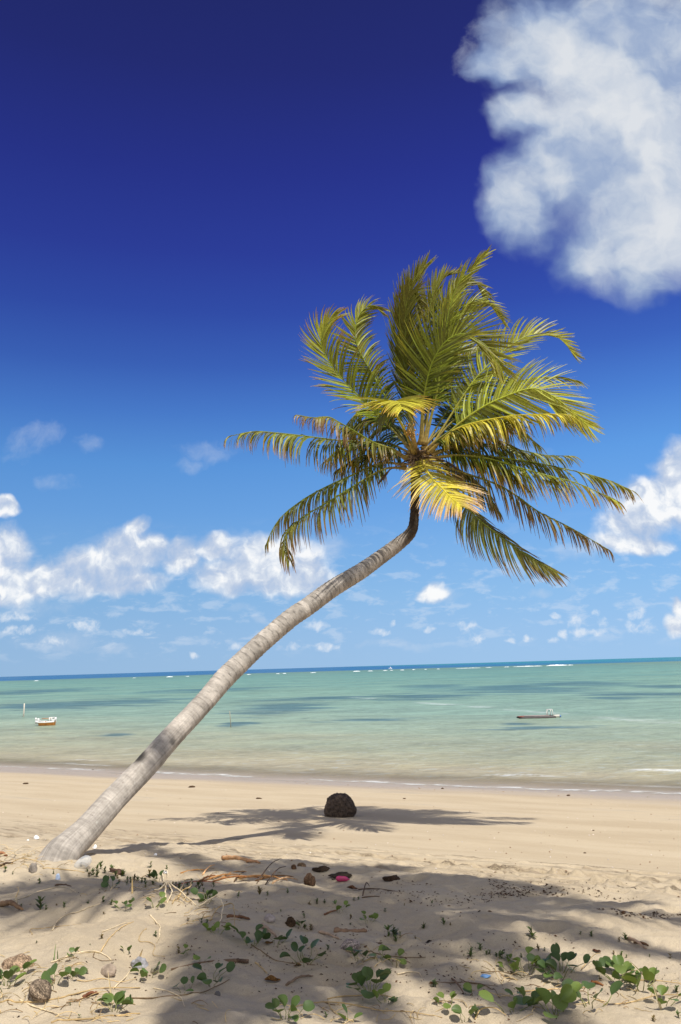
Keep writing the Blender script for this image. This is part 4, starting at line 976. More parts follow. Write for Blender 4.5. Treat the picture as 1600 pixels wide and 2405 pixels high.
# ---- sprouts: little tufts of narrow leaves
def sprout(px, py, hp, label, group, seed, col=(.10, .15, .04), n=14, stalks=1):
    rs = np.random.RandomState(seed); g = gp(px, py); k = ppm(g); H = hp/k
    V = []; Fc = []; CC = []
    for q in range(stalks):
        ox = 0 if stalks == 1 else rs.uniform(-.8, .8)*H; oy = 0 if stalks == 1 else rs.uniform(-.4, .4)*H
        oz = float(hgt(g[0]+ox, g[1]+oy))-g[2]-.004
        hh = H*rs.uniform(.6, 1.0)
        for i in range(n):
            e = rs.uniform(0, .75); a = rs.uniform(0, 2*PI); L = hh*rs.uniform(.35, .6)
            b = np.array((ox, oy, oz+e*hh*.8)); d = unit(np.array((math.cos(a), math.sin(a), rs.uniform(.5, 1.6))))
            w = np.cross(d, (0, 0, 1.)); w = unit(w)*L*.17
            c = np.array(col)*rs.uniform(.7, 1.4); base = len(V)
            for s_, (t_, ww) in enumerate(((0, .6), (.35, 1), (.7, .7), (1, .05))):
                p = b+d*L*t_+np.array((0, 0, -.25*L*t_*t_)); V += [p-w*ww, p+w*ww]; CC += [c, c]
            for s_ in range(3):
                z = base+2*s_; Fc.append((z, z+1, z+3, z+2))
        m2 = MB(); m2.tube([(ox, oy, oz), (ox, oy, oz+hh*.8)], [H*.03, H*.015], 4); base = len(V)
        V += m2.V; Fc += [tuple(j+base for j in f) for f in m2.F]; CC += [np.array((.14, .15, .05))]*len(m2.V)
    me = mesh_from('sprout', V, Fc, GRASS, False, np.array(CC))
    o = link('sprout', me, None, g); tag(o, label, 'sprout', group); return o
SP = {
 ('tiny spiky green sprout on the shaded left slope of the mound', 'spiky sprouts on the shaded left slope'): [(95, 2136, 30), (108, 2136, 18), (150, 2130, 14), (133, 2126, 9), (207, 2121, 13), (242, 2118, 14), (262, 2124, 17), (244, 2146, 10), (50, 2128, 9), (13, 2046, 16), (30, 2052, 10)],
 ('minute seedling dotted over the bright sand patch at lower left', 'seedlings on the bright sand patch'): [(238, 2204, 14), (86, 2214, 7), (212, 2218, 6), (365, 2198, 12), (442, 2162, 9), (474, 2166, 14), (487, 2168, 10), (454, 2163, 6), (420, 2238, 16), (204, 2286, 12), (186, 2392, 14), (165, 2360, 8)],
 ('small dark sprout in the row along the mound crest by the palm base', 'sprouts along the mound crest'): [(210, 2058, 14), (228, 2058, 16), (246, 2050, 15), (205, 2046, 10), (276, 2062, 10), (300, 2066, 10), (322, 2068, 14), (340, 2072, 12), (385, 2084, 12), (400, 2090, 10), (420, 2090, 13), (440, 2092, 12), (460, 2092, 14), (478, 2094, 12), (354, 2036, 13), (392, 2040, 9), (420, 2082, 14), (440, 2078, 10), (92, 2074, 12), (126, 2052, 8)] + [(200+9.8*q+(37*q) % 19-9, 2044+1.5*q+(53*q*q) % 34-10, 9+(11*q*q) % 13) for q in range(32)],
 ('green sprout cluster standing in the shaded hollow at the centre', 'sprouts in the central shade'): [(610, 2100, 17), (628, 2102, 14), (560, 2104, 10), (676, 2096, 13), (728, 2124, 12), (745, 2122, 16), (762, 2120, 13), (786, 2122, 14), (824, 2158, 17), (832, 2114, 12), (842, 2112, 9), (716, 2180, 16), (730, 2184, 18), (912, 2198, 26), (926, 2198, 22), (940, 2196, 14), (976, 2204, 13), (996, 2180, 20), (660, 2140, 8), (715, 2154, 14), (950, 2126, 9), (1015, 2120, 9), (905, 2140, 8), (770, 2230, 12), (660, 2358, 12), (766, 2388, 16), (824, 2172, 10)],
 ('small sprout scattered over the shaded sand right of centre', 'sprouts on the shaded right slope'): [(1043, 2172, 18), (1058, 2172, 12), (1250, 2200, 26), (1390, 2198, 14), (1364, 2194, 10), (1265, 2232, 14), (1280, 2232, 10), (1225, 2248, 12), (1306, 2220, 9), (1442, 2240, 14), (1460, 2246, 14), (1472, 2248, 10), (1526, 2246, 8), (1575, 2250, 13), (1090, 2244, 7), (1098, 2246, 7), (1470, 2206, 20), (1455, 2210, 12)],
 ('little dark grass tuft among the vines at the bottom right', 'grass tufts among the right-hand vines'): [(1118, 2388, 26), (1166, 2246, 16), (1180, 2250, 16), (1408, 2300, 12), (1590, 2330, 18), (1594, 2390, 20), (1020, 2312, 16), (1535, 2398, 14)],
}
sd = 900
for (lb, gr), L in SP.items():
    for (px, py, hp) in L:
        sd += 1
        c = (.10, .14, .04) if sd % 4 else (.20, .14, .05)
        sprout(px, py+1, hp*1.5, lb, gr, sd, c)
for (px, py, hp, lb) in ((1130, 2236, 34, 'taller pale green seedling with grey leaves at the left head of the vine patch'), (1176, 2250, 34, 'bushy grey-green plant between the pale seedling and the dark vine rosette'),
                         (1160, 2240, 22, 'small dark herb behind the vine patch and its pale seedling'), (928, 2200, 30, 'largest bushy grass clump right of the curved brown log'), (1024, 2318, 26, 'thin red-stemmed seedling by the lying twig at lower centre right')):
    sd += 1; sprout(px, py, hp, lb, None, sd, (.13, .18, .07), 16, 2)
# two thin grass blades and straw reeds
def blade(px, py, dx, dy, wpx, col, label, name, cat, seed, mat=None, lift=0.0, bend=.15, group=None):
    g = gp(px, py); k = ppm(g); rs = np.random.RandomState(seed)
    e = np.array((dx/k, rs.uniform(-.02, .06), -dy/k)); V = []; Fc = []
    for i in range(7):
        q = i/6; p = e*q+np.array((0, 0, bend*q*(1-q)*np.linalg.norm(e)+lift)); w = wpx/k*.5*(1-q**3)
        V += [p-np.array((w, 0, 0)), p+np.array((0, w, w*.4)), p+np.array((w, 0, 0))]
    for i in range(6):
        for j in range(2):
            a = i*3+j; Fc.append((a, a+1, a+4, a+3))
    me = mesh_from(name, V, Fc, mat or STRAW, True, np.tile(np.array(col), (len(V), 1)))
    o = link(name, me, None, g-np.array((0, 0, .004))); tag(o, label, cat, group); return o
for (px, py, dx, dy) in ((127, 2256, -4, -34), (136, 2254, 1, -28)):
    sd += 1; blade(px, py, dx, dy, 2.2, (.12, .20, .04), 'thin upright grass blade on the bright sand at left', 'grass_blade', 'grass blade', sd, GRASS, group='thin grass blades')
blade(1516, 2300, -34, -38, 5, (1.0, 1.0, .9), 'pale straw stalk leaning over the vine patch near the right edge', 'straw_stalk', 'stalk', 1, lift=.01)
blade(1554, 2372, -14, -60, 6, (1.0, 1.0, .85), 'pale upright reed at the right edge in front of a vine', 'straw_stalk', 'stalk', 2)
blade(262, 2342, -14, -58, 4, (1.0, .95, .8), 'pale straight straw standing above the seven-leaved vine', 'straw_stalk', 'stalk', 3)
blade(311, 2098, -6, -36, 4, (.9, .78, .5), 'yellow upright straw on the mound crest, rising behind the small vine', 'straw_stalk', 'stalk', 4)
blade(326, 2254, 10, -26, 5, (1.0, .9, .7), 'short pale straw behind the grey angular stone', 'straw_stalk', 'stalk', 5)
blade(44, 2135, -18, -28, 4, (1.0, 1.0, .9), 'pale straw poking up from the bark heap at the left edge', 'straw_stalk', 'stalk', 6)
blade(102, 2318, -6, -6, 3, (1, .9, .7), 'short dry straw lying across the coconut husk foot', 'straw_stalk', 'stalk', 7)

# ---- dry runners and stems (lines on or just above the sand)
def runner(pts, wpx, col, label, cat, name='dry_stem', mat=None, lifts=None, group=None):
    G = [gp(*p) for p in pts]
    L = lifts or [0]*len(pts)
    P = [gg+np.array((0, 0, l/ppm(gg)+.004)) for gg, l in zip(G, L)]
    n = max(12, len(pts)*6); C, _ = catmull(P, n)
    r = wpx*.5/ppm(G[len(G)//2])
    C = C + np.stack([fbm(np.arange(n)*.7, np.zeros(n)+pts[0][0], 5, 2)*r*1.2, np.zeros(n), np.zeros(n)], 1)
    if lifts is None:
        C[:, 2] = np.maximum(C[:, 2], hgt(C[:, 0], C[:, 1])+r*.3)
    g0 = G[0]; mb = MB()
    mb.tube([c-g0 for c in C], [r*(1.0-.5*i/n) for i in range(n)], 6, col)
    o = mb.build(name, mat or STRAW, None, g0); tag(o, label, cat, group); return o
PALE = (1.15, 1.12, 1.05); TAN = (.85, .72, .5); DKB = (.28, .21, .14)
RUN = [
 ([(388, 2118), (392, 2098), (412, 2100), (436, 2112), (462, 2128)], [0, 22, 14, 6, 0], 4.5, PALE, 'thick pale stem looping highest in the tangle on the mound'),
 ([(362, 2096), (376, 2104), (392, 2098), (404, 2108), (392, 2122)], [4, 14, 22, 10, 0], 4, PALE, 'pale stem arching left of the highest loop in the tangle'),
 ([(418, 2112), (430, 2104), (446, 2104), (448, 2094), (436, 2092), (424, 2100)], [0, 12, 18, 24, 22, 8], 3.5, TAN, 'tan stem curling into an open ring at the tangle top'),
 ([(404, 2124), (420, 2112), (440, 2126), (452, 2116)], [0, 8, 6, 4], 3, TAN, 'thin tan stem crossing low through the tangle'),
 ([(468, 2130), (490, 2126), (510, 2130), (524, 2148), (518, 2166)], [0, 10, 22, 18, 0], 4, PALE, 'pale arched stem standing free right of the tangle'),
 ([(494, 2164), (510, 2146), (530, 2142), (548, 2144), (552, 2180)], [0, 10, 14, 16, 0], 3.5, TAN, 'tan bent stem with a square corner, right of the free pale arch'),
 ([(123, 2186), (136, 2164), (160, 2148), (184, 2143), (210, 2132), (236, 2124)], None, 3.6, PALE, 'long pale runner climbing the left mound slope'),
 ([(24, 2118), (66, 2106), (100, 2092), (150, 2084), (178, 2096)], None, 2.6, PALE, 'pale runner crossing the shaded slope near the left edge'),
 ([(76, 2196), (72, 2184), (100, 2182), (130, 2178), (190, 2172)], None, 2.0, TAN, 'thin tan runner below the pale slope runner'),
 ([(236, 2238), (250, 2216), (266, 2196), (288, 2178), (314, 2166)], None, 3.0, TAN, 'tan runner rising through the bright sand, below the mound top'),
 ([(240, 2190), (262, 2182), (290, 2170), (306, 2168)], None, 2.2, PALE, 'short pale twin stem beside the tan rising runner'),
 ([(352, 2150), (364, 2164), (376, 2178), (374, 2200), (368, 2216)], None, 3.4, PALE, 'pale wavy stem lying below the light green trefoil'),
 ([(344, 2182), (330, 2196), (328, 2212), (350, 2214), (364, 2224), (360, 2244), (388, 2248)], None, 2.2, TAN, 'thin loop of runner left of the pale wavy stem'),
 ([(120, 2262), (150, 2252), (190, 2238), (226, 2236), (252, 2248), (262, 2258)], None, 3.2, PALE, 'pale runner arching over the reddish half-buried stone'),
 ([(222, 2238), (220, 2250), (240, 2258), (268, 2256)], None, 2.0, DKB, 'dark thin loop under the pale arching runner'),
 ([(0, 2356), (40, 2356), (90, 2354), (140, 2346), (200, 2330), (250, 2322), (330, 2322)], None, 4.5, TAN, 'long tan runner passing right under the coconut husk'),
 ([(46, 2350), (70, 2362), (104, 2374), (140, 2384)], None, 4.0, PALE, 'pale stem slanting down below the coconut husk'),
 ([(120, 2404), (160, 2398), (220, 2394), (286, 2386), (330, 2382)], None, 5.0, TAN, 'thick yellow straw along the bottom left under the seven-leaved vine'),
 ([(180, 2304), (206, 2306), (240, 2300), (280, 2308), (320, 2300)], None, 2.2, TAN, 'thin runner in front of the reddish half-buried stone'),
 ([(300, 2346), (360, 2346), (420, 2340), (470, 2334), (510, 2318), (540, 2302)], None, 3.0, DKB, 'dark thin runner from the bright sand into the shade'),
 ([(360, 2322), (390, 2328), (410, 2336), (426, 2346), (434, 2366)], None, 2.6, PALE, 'pale curved stem crossing the dark thin runner'),
 ([(266, 2324), (280, 2310), (296, 2296), (306, 2282)], None, 3.2, PALE, 'short slanting pale stem left of the six-leaved vine'),
 ([(590, 2220), (620, 2240), (650, 2258), (690, 2264), (740, 2268)], None, 2.4, DKB, 'dark runner linking the shaded vines at centre'),
 ([(600, 2262), (615, 2274), (628, 2288)], None, 4.0, TAN, 'short tan broken stem below the tall dark vine'),
 ([(770, 2348), (800, 2342), (840, 2340), (890, 2338), (930, 2346)], None, 3.0, TAN, 'yellow runner through the largest central vine'),
 ([(680, 2372), (730, 2358), (790, 2356), (850, 2366), (900, 2376), (960, 2378), (1040, 2392)], None, 3.4, TAN, 'long yellowish runner across the bottom centre'),
 ([(770, 2354), (782, 2376), (806, 2390), (832, 2402)], None, 3.0, TAN, 'runner bending down to the bottom edge at centre'),
 ([(860, 2238), (880, 2240), (910, 2246), (950, 2250), (1000, 2250)], None, 2.6, DKB, 'dark root lying right of the pale cracked coconut'),
 ([(934, 2290), (960, 2284), (984, 2286), (990, 2296)], None, 3.2, PALE, 'pale bent straw below the bright folded-leaf vine'),
 ([(1130, 2286), (1160, 2284), (1200, 2288), (1250, 2296)], None, 2.4, DKB, 'dark runner at the left of the big vine patch'),
 ([(1010, 2312), (1060, 2310), (1110, 2310), (1150, 2322), (1174, 2346)], None, 2.4, DKB, 'dark curved runner left of the upright round leaf'),
 ([(1080, 2300), (1100, 2310), (1130, 2314), (1170, 2318)], None, 2.0, DKB, 'second dark runner crossing the curved one'),
 ([(1230, 2330), (1290, 2326), (1350, 2324), (1400, 2316)], None, 3.0, TAN, 'straight yellow runner behind the yellowish vine'),
 ([(1366, 2282), (1384, 2268), (1400, 2260), (1412, 2258)], [4, 10, 16, 16], 2.4, TAN, 'runner tip rising right of the dark rosette'),
 ([(1500, 2304), (1540, 2304), (1600, 2312)], None, 2.4, TAN, 'thin runner leaving the right edge behind the reed'),
 ([(1420, 2362), (1480, 2356), (1540, 2340), (1600, 2338)], None, 3.0, TAN, 'long pale runner in front of the right-edge vine patch'),
 ([(1116, 2396), (1130, 2384), (1160, 2380), (1190, 2386)], [0, 10, 10, 0], 3.4, TAN, 'yellow arching runner at the bottom edge by the grass tuft'),
 ([(1304, 2352), (1320, 2342), (1336, 2334)], None, 3.4, PALE, 'short pale straw above the yellowish vine'),
 ([(0, 2012), (24, 2014), (48, 2018), (70, 2012)], [2, 8, 8, 4], 2.4, PALE, 'pale stalk in the straw heap left of the palm base'),
 ([(10, 2022), (40, 2008), (58, 2000), (74, 1998)], [2, 10, 12, 8], 2.0, PALE, 'thin pale stalk reaching up beside the palm base'),
 ([(64, 2010), (88, 2006), (116, 2002), (118, 2010), (94, 2012)], [4, 12, 12, 8, 4], 1.8, PALE, 'white looped stalk in front of the palm foot'),
 ([(20, 2030), (50, 2024), (86, 2030), (104, 2036)], [0, 6, 6, 0], 2.2, TAN, 'tan stalk lying across the foot of the straw heap'),
 ([(100, 2040), (140, 2042), (176, 2046), (200, 2050)], None, 2.4, TAN, 'straw lying right below the palm base'),
 ([(386, 2072), (382, 2060), (388, 2054), (394, 2058), (394, 2068)], [0, 8, 10, 8, 0], 3.0, (1.4, 1.4, 1.4), 'small white wire-like loop on the sand behind the mound crest'),
 ([(36, 2110), (44, 2098), (40, 2094)], [0, 6, 10], 2.0, TAN, 'short bent stalk on the shaded slope at left'),
]
for pts, lf, w, c, lb in RUN:
    runner(pts, w, c, lb, 'stem', lifts=lf)

# ---- sticks, bark, husks
def stick(p0, p1, wpx, label, cat='stick', name='stick', col=(1, 1, 1), l0=0, l1=0, bow=.03, mat=None, r1=.5, knots=0):
    a = gp(*p0); b = gp(*p1); k = ppm(a); a = a+np.array((0, 0, l0/k+wpx*.3/k)); b = b+np.array((0, 0, l1/k+wpx*.3/k))
    n = 12; r = wpx*.5/k; P = []; R = []
    for i in range(n):
        q = i/(n-1); p = a+(b-a)*q+np.array((0, 0, bow*np.linalg.norm(b-a)*math.sin(PI*q)))
        P.append(p+np.random.RandomState(int(p0[0])+i).normal(0, r*.15, 3)-a)
        R.append(r*(1-(1-r1)*q)*(1+.14*math.sin(i*2.3+p0[0])))
    R[0] *= .75; R[-1] *= .6
    mb = MB(); mb.tube(P, R, 9, col)
    o = mb.build(name, mat or WOOD, None, a); tag(o, label, cat); return o
stick((524, 2018), (584, 2026), 10, 'thick brown bamboo-like log lying on the sand behind the debris line', 'log', 'log', (1.9, 1.5, 1.1), r1=.9)
stick((580, 2025), (612, 2030), 8.5, 'splintered thinner end piece lying against the bamboo-like log', 'log', 'log', (1.6, 1.2, .9), r1=.45)
stick((603, 2076), (662, 2020), 3.4, 'dark thin stick leaning up to the right, left one of the crossed pair', col=(.35, .28, .22), l0=0, l1=3)
stick((624, 2078), (672, 2038), 3.4, 'dark thin stick leaning up beside its twin, right one of the pair', col=(.35, .28, .22), l0=0, l1=3)
stick((550, 2072), (576, 2050), 4, 'short dark stick at the left of the leaning pair, over dead leaf strips', col=(.4, .3, .2), l1=2)
stick((784, 2190), (862, 2190), 15, 'curved brown driftwood log with a grey cut end half sunk in the sand', 'log', 'log', (1.1, .95, .85), bow=-.05, r1=.7)
stick((750, 2190), (798, 2208), 8, 'grey flat driftwood strip left of the pale cracked coconut', 'driftwood', 'driftwood', (1.6, 1.6, 1.65))
stick((402, 2279), (584, 2258), 6, 'long dark dead branch from the bright sand into the shade', 'branch', 'branch', (.9, .8, .72), bow=.03, r1=1.7)
stick((672, 2316), (736, 2294), 7, 'grey-brown dead stick curved on the shaded sand below the hole-eaten vine', 'stick', 'stick', (.9, .85, .8), bow=.08)
stick((762, 2150), (794, 2138), 5, 'short reddish stick behind the curved log', col=(.9, .6, .45))
stick((852, 2106), (868, 2084), 3.5, 'dark curved twig standing on the sand at centre', col=(.3, .25, .2), l1=2, bow=.1)
stick((850, 2109), (892, 2106), 3, 'thin dark twig lying flat beside the curved standing twig', col=(.4, .35, .3))
stick((842, 2090), (936, 2096), 3.4, 'long dark twig lying along the shaded rise', col=(.45, .4, .35))
stick((858, 2226), (898, 2216), 6, 'dark stick touching the right side of the pale cracked coconut', col=(.6, .5, .4))
stick((1062, 2300), (1090, 2336), 5, 'dark leaning twig on the lit sand at lower centre right', col=(.6, .5, .42))
stick((1010, 2308), (1030, 2312), 4, 'small twig at the foot of the red-stemmed seedling', col=(.5, .4, .3))
stick((1476, 2206), (1520, 2232), 8, 'grey forked driftwood in the shade at the right', 'driftwood', 'driftwood', (1.5, 1.4, 1.35), bow=.05)
stick((1490, 2216), (1522, 2222), 9, 'dark bark strip lying behind the grey forked driftwood', 'bark', 'bark', (.6, .45, .35))
stick((1390, 2308), (1418, 2316), 7, 'reddish brown stick left of the broad vine patch', col=(1.3, .75, .4))
stick((130, 2080), (168, 2083), 4, 'dark short stick lying on the shaded slope below the palm base', col=(.35, .28, .22))
stick((194, 2344), (232, 2336), 9, 'curled red-brown bark strip above the seven-leaved vine', 'bark', 'bark', (.8, .42, .3), bow=.12)
stick((180, 2352), (212, 2342), 4, 'thin stem joined to the foot of the red-brown bark strip', col=(.9, .7, .5))
stick((532, 2156), (588, 2162), 9, 'dark peeling bark piece right of the tan bent stem', 'bark', 'bark', (.7, .48, .36), bow=.06)
stick((614, 2176), (652, 2206), 11, 'grey fibrous husk strip between the pale vine and the dark vines', 'husk strip', 'husk_strip', (1.5, 1.5, 1.6), bow=.05, r1=.35)
stick((0, 2128), (52, 2140), 14, 'heap of dark bark at the left edge with straws', 'bark', 'bark', (.9, .75, .6), bow=.08)
stick((0, 2034), (30, 2028), 6, 'dark flat stick at the left edge beneath the straw heap', col=(.4, .32, .26))
stick((0, 2006), (16, 2012), 9, 'brown husk piece at the left edge left of the palm base', 'husk strip', 'husk_strip', (1.1, .7, .5))
stick((556, 2258), (584, 2264), 9, 'black broken end lying at the thick end of the dead branch', 'stick', 'stick', (.35, .3, .28))
for i, (a, b, w, c, lb) in enumerate([((480, 2070), (560, 2056), 5, (1.6, 1.1, .6), 'long tan strip of dead palm leaf at the left of the debris line'), ((500, 2072), (610, 2066), 5, (1.3, .8, .45), 'reddish strip of dead palm leaf lying lowest in the debris line'),
        ((520, 2064), (580, 2050), 4.5, (2.2, 1.6, .9), 'light yellow strip of dead palm leaf on top of the debris line'), ((466, 2074), (506, 2060), 6, (1.0, .6, .35), 'brown arched strip of dead palm leaf at the left end of the debris line'),
        ((560, 2064), (676, 2070), 6, (1.1, .8, .5), 'long brown strip reaching right toward the brown husk chunk'), ((476, 2056), (506, 2036), 4, (2.6, 2.1, 1.5), 'bleached straw pointing up from the debris line'),
        ((424, 2052), (490, 2046), 4, (2.0, 1.3, .6), 'orange-tan straw left of the debris line'), ((600, 2070), (690, 2064), 5, (.9, .65, .4), 'dark brown strip at the right end of the debris line'),
        ((410, 2080), (520, 2076), 2.4, (1.6, .5, .4), 'thin red stem lying on the sand in front of the debris line'), ((640, 2076), (700, 2072), 5, (2.2, 1.9, 1.5), 'bleached flat strip beneath the brown husk chunk')]):
    stick(a, b, w, lb, 'palm leaf strip', 'palm_leaf_strip', c, l1=3 if i % 2 else 1, bow=.06)
def dry_leaf(px, py, wpx, seed, label, col):
    rs = np.random.RandomState(seed); g = gp(px, py); k = ppm(g); L = wpx*1.25/k; V = []; Fc = []; n = 9
    for i in range(n):
        q = i/(n-1); w = L*.26*math.sin(PI*min(1, q*.93+.05))**.7; z = L*(.07+.22*(q-.4)**2)
        for j, x in enumerate((-1, -.5, 0, .5, 1)):
            V.append(((q-.5)*L, x*w, z+abs(x)*w*(.55+.3*math.sin(q*7+seed))+.02*L*rs.uniform(-1, 1)))
    for i in range(n-1):
        for j in range(4):
            a = i*5+j; Fc.append((a, a+1, a+6, a+5))
    me = mesh_from('fallen_leaf', V, Fc, HUSK, True, np.tile(np.array(col)*.95, (len(V), 1)))
    o = link('fallen_leaf', me, None, g, (rs.uniform(-.2, .2), rs.uniform(-.15, .15), rs.uniform(-.6, .6))); tag(o, label, 'fallen leaf'); return o
def coconut_husk(px, py, wpx, hpx, yaw, tilt, seed, label, col):
    rs = np.random.RandomState(seed); g = gp(px, py); k = ppm(g); L = wpx/k; R = hpx*.5/k; V = []; Fc = []; CC = []; n = 26; m_ = 72
    st = rs.uniform(.45, 1.35, m_)
    for i in range(n):
        q = i/(n-1); r = R*(math.sin(PI*min(.995, q*.97+.015))**.62)*(1-.18*q)
        for j in range(m_):
            a = 2*PI*j/m_; rr = r*(1+.05*math.sin(3*a+1)+.07*(st[j]-.9)+.10*mnoise.noise((math.cos(a)*1.5, math.sin(a)*1.5, q*3+seed))+.04*mnoise.noise((math.cos(a)*9, math.sin(a)*9, q*2.5)))
            V.append(((q-.5)*L, rr*math.cos(a), rr*math.sin(a)))
            CC.append(np.array(col)*st[j]*(1-.45*max(0, q-.85)/.15)*(1+.5*mnoise.noise((j*.9, q*6, seed))))
    for i in range(n-1):
        for j in range(m_):
            a = i*m_+j; b = i*m_+(j+1) % m_; Fc.append((a, b, b+m_, a+m_))
    Fc.append(tuple(range(m_-1, -1, -1))); Fc.append(tuple((n-1)*m_+j for j in range(m_)))
    me = mesh_from('coconut_husk', V, Fc, HUSK, True, np.array(CC))
    o = link('coconut_husk', me, None, g+np.array((0, .02, R*.55)), (0, tilt, yaw)); tag(o, label, 'coconut husk'); return o
# coconuts, husks, stones
def lump(px, py, wpx, hpx, mat, seed, label, cat, name, col=None, rough=.1, flat=.5, pits=.03, peak=(0, 0), dp=.8):
    g = gp(px, py); k = ppm(g)
    o = rock_mesh(name, g-np.array((0, 0, .06*hpx/k)), wpx/k, hpx/k*1.08, dp*wpx/k, mat, seed, rough, 4, flat, peak, pits)
    if col is not None:
        a = o.data.color_attributes['Col']; c = np.tile(np.array(tuple(col)+(1,), np.float32), len(o.data.vertices)); a.data.foreach_set('color', c)
    tag(o, label, cat); return o
coconut_husk(90, 2346, 66, 52, 2.5, -.35, 5, 'round grey fibrous coconut husk half buried at lower left among vines', (1.15, 1.08, .98))
lump(42, 2270, 76, 24, HUSK, 7, 'broad sandy brown husk mound at the left edge above the vines', 'coconut husk', 'coconut_husk', (1.5, 1.3, 1.1), .16, .15, .06)
coconut_husk(823, 2236, 50, 36, .4, -.15, 9, 'pale grey cracked coconut lying in the central shade', (1.5, 1.5, 1.65))
lump(256, 2288, 34, 22, STONE, 11, 'reddish half-buried stone on the bright sand at left', 'stone', 'stone', (1.0, .85, .7), .16, .4, .05)
lump(328, 2272, 36, 22, STONE, 13, 'grey angular stone beside the six-leaved vine', 'stone', 'stone', (.8, .85, .95), .2, .4, .06)
lump(366, 2282, 24, 12, STONE, 15, 'brownish stone behind the six-leaved vine', 'stone', 'stone', (.85, .8, .62), .15, .4, .05)
lump(78, 2046, 19, 19, STONE, 17, 'small dark stone in front of the palm base at left', 'stone', 'stone', (.7, .66, .6), .2, .4, .05)
lump(633, 2162, 26, 13, STONE, 19, 'low pale stone in the lit patch right of the mound', 'stone', 'stone', (1.1, 1.0, .95), .15, .3, .05)
lump(727, 2076, 28, 22, HUSK, 21, 'brown husk chunk standing at the right end of the debris line', 'coconut husk', 'coconut_husk', (.34, .25, .2), .22, .4, .08, (.3, 0))
lump(682, 2174, 22, 17, HUSK, 23, 'dark brown torn husk piece right of the low pale stone', 'coconut husk', 'coconut_husk', (.32, .24, .17), .25, .4, .1)
lump(690, 2040, 12, 9, HUSK, 25, 'little brown nut shell behind the brown husk chunk', 'nut shell', 'nut_shell', (.55, .38, .26), .15, .4, .05)
lump(709, 2036, 20, 9, HUSK, 27, 'flat yellowish husk scrap behind the debris line', 'husk scrap', 'husk_scrap', (.9, .72, .5), .2, .3, .1)
lump(755, 2044, 40, 9, HUSK, 29, 'dark flat seaweed clump behind the pink plastic', 'seaweed', 'seaweed', (.25, .2, .16), .3, .3, .12)
lump(800, 2058, 46, 7, HUSK, 31, 'dark twiggy seaweed strip touching the pink plastic', 'seaweed', 'seaweed', (.22, .2, .17), .3, .3, .12)
lump(920, 2066, 34, 9, HUSK, 33, 'dark seaweed clump right of the pink plastic', 'seaweed', 'seaweed', (.25, .19, .15), .3, .3, .12)
lump(276, 2052, 36, 11, HUSK, 35, 'purplish torn husk flap in the sun right of the palm base', 'coconut husk', 'coconut_husk', (.40, .29, .28), .4, .2, .16, (-.5, 0), .4)
dry_leaf(640, 2306, 30, 37, 'dry orange-brown fallen leaf curled on the shaded sand', (.9, .55, .22))
dry_leaf(632, 2218, 20, 39, 'yellow-brown fallen leaf between the dark vines', (.9, .62, .28))
dry_leaf(700, 2270, 18, 41, 'small tan fallen leaf under the hole-eaten vine', (1.0, .75, .42))
dry_leaf(828, 2090, 24, 43, 'small red-brown leaf in the lit streak at centre', (.7, .4, .25))
dry_leaf(1402, 2236, 16, 45, 'brown curled leaf in the shade above the broad vine patch', (.4, .2, .14))
dry_leaf(1008, 2214, 14, 47, 'black curled leaf standing on the sand right of the grass clump', (.15, .12, .1))
lump(511, 2338, 14, 10, STONE, 49, 'small dark pebble in the shade below the vine rosette', 'pebble', 'pebble', (.45, .45, .45), .1, .4, .03)
g = gp(804, 2070); k = ppm(g); mb = MB()
mb.tube([np.array((-15/k, 0, 5/k)), np.array((-13/k, 0, 5.5/k)), np.array((-8/k, 0, 6/k)), np.array((6/k, 0, 5.5/k)), np.array((12/k, 0, 4.5/k)), np.array((15/k, 0, 4/k))], [.0025, 5/k, 6.5/k, 5.5/k, 4.5/k, .002], 12)
mb.tube([np.array((14/k, 0, 4/k)), np.array((17/k, .005, 3.4/k))], [2/k, 1.6/k], 8)
tag(mb.build('plastic_bottle', PINK, None, g), 'small bright pink plastic bottle lying on the shaded sand', 'plastic bottle')
def mglass():
    mt, t = newmat('clear_plastic')
    b = t.n('ShaderNodeBsdfPrincipled', {'Base Color': (.78, .80, .80, 1), 'Roughness': .3, 'Specular IOR Level': .4, 'Alpha': .38})
    finish(t, b.outputs[0]); return mt
g = gp(198, 2038); k = ppm(g); mb = MB()
P = [np.array(q)*np.array((.8, 1, .8)) for q in ()] or [np.array((-20/k, -.02, 1/k)), np.array((-16/k, -.02, 4/k)), np.array((-8/k, 0, 9/k)), np.array((0, 0, 13/k)), np.array((8/k, 0, 17/k)), np.array((13/k, 0, 20/k)), np.array((16/k, 0, 22/k))]
mb.tube(P, [6/k, 9/k, 12/k, 13/k, 12/k, 8/k, 1/k], 16)
bt = mb.build('plastic_bottle', mglass(), None, g); tag(bt, 'translucent whitish plastic bottle half buried at the foot of the leaning palm', 'plastic bottle')
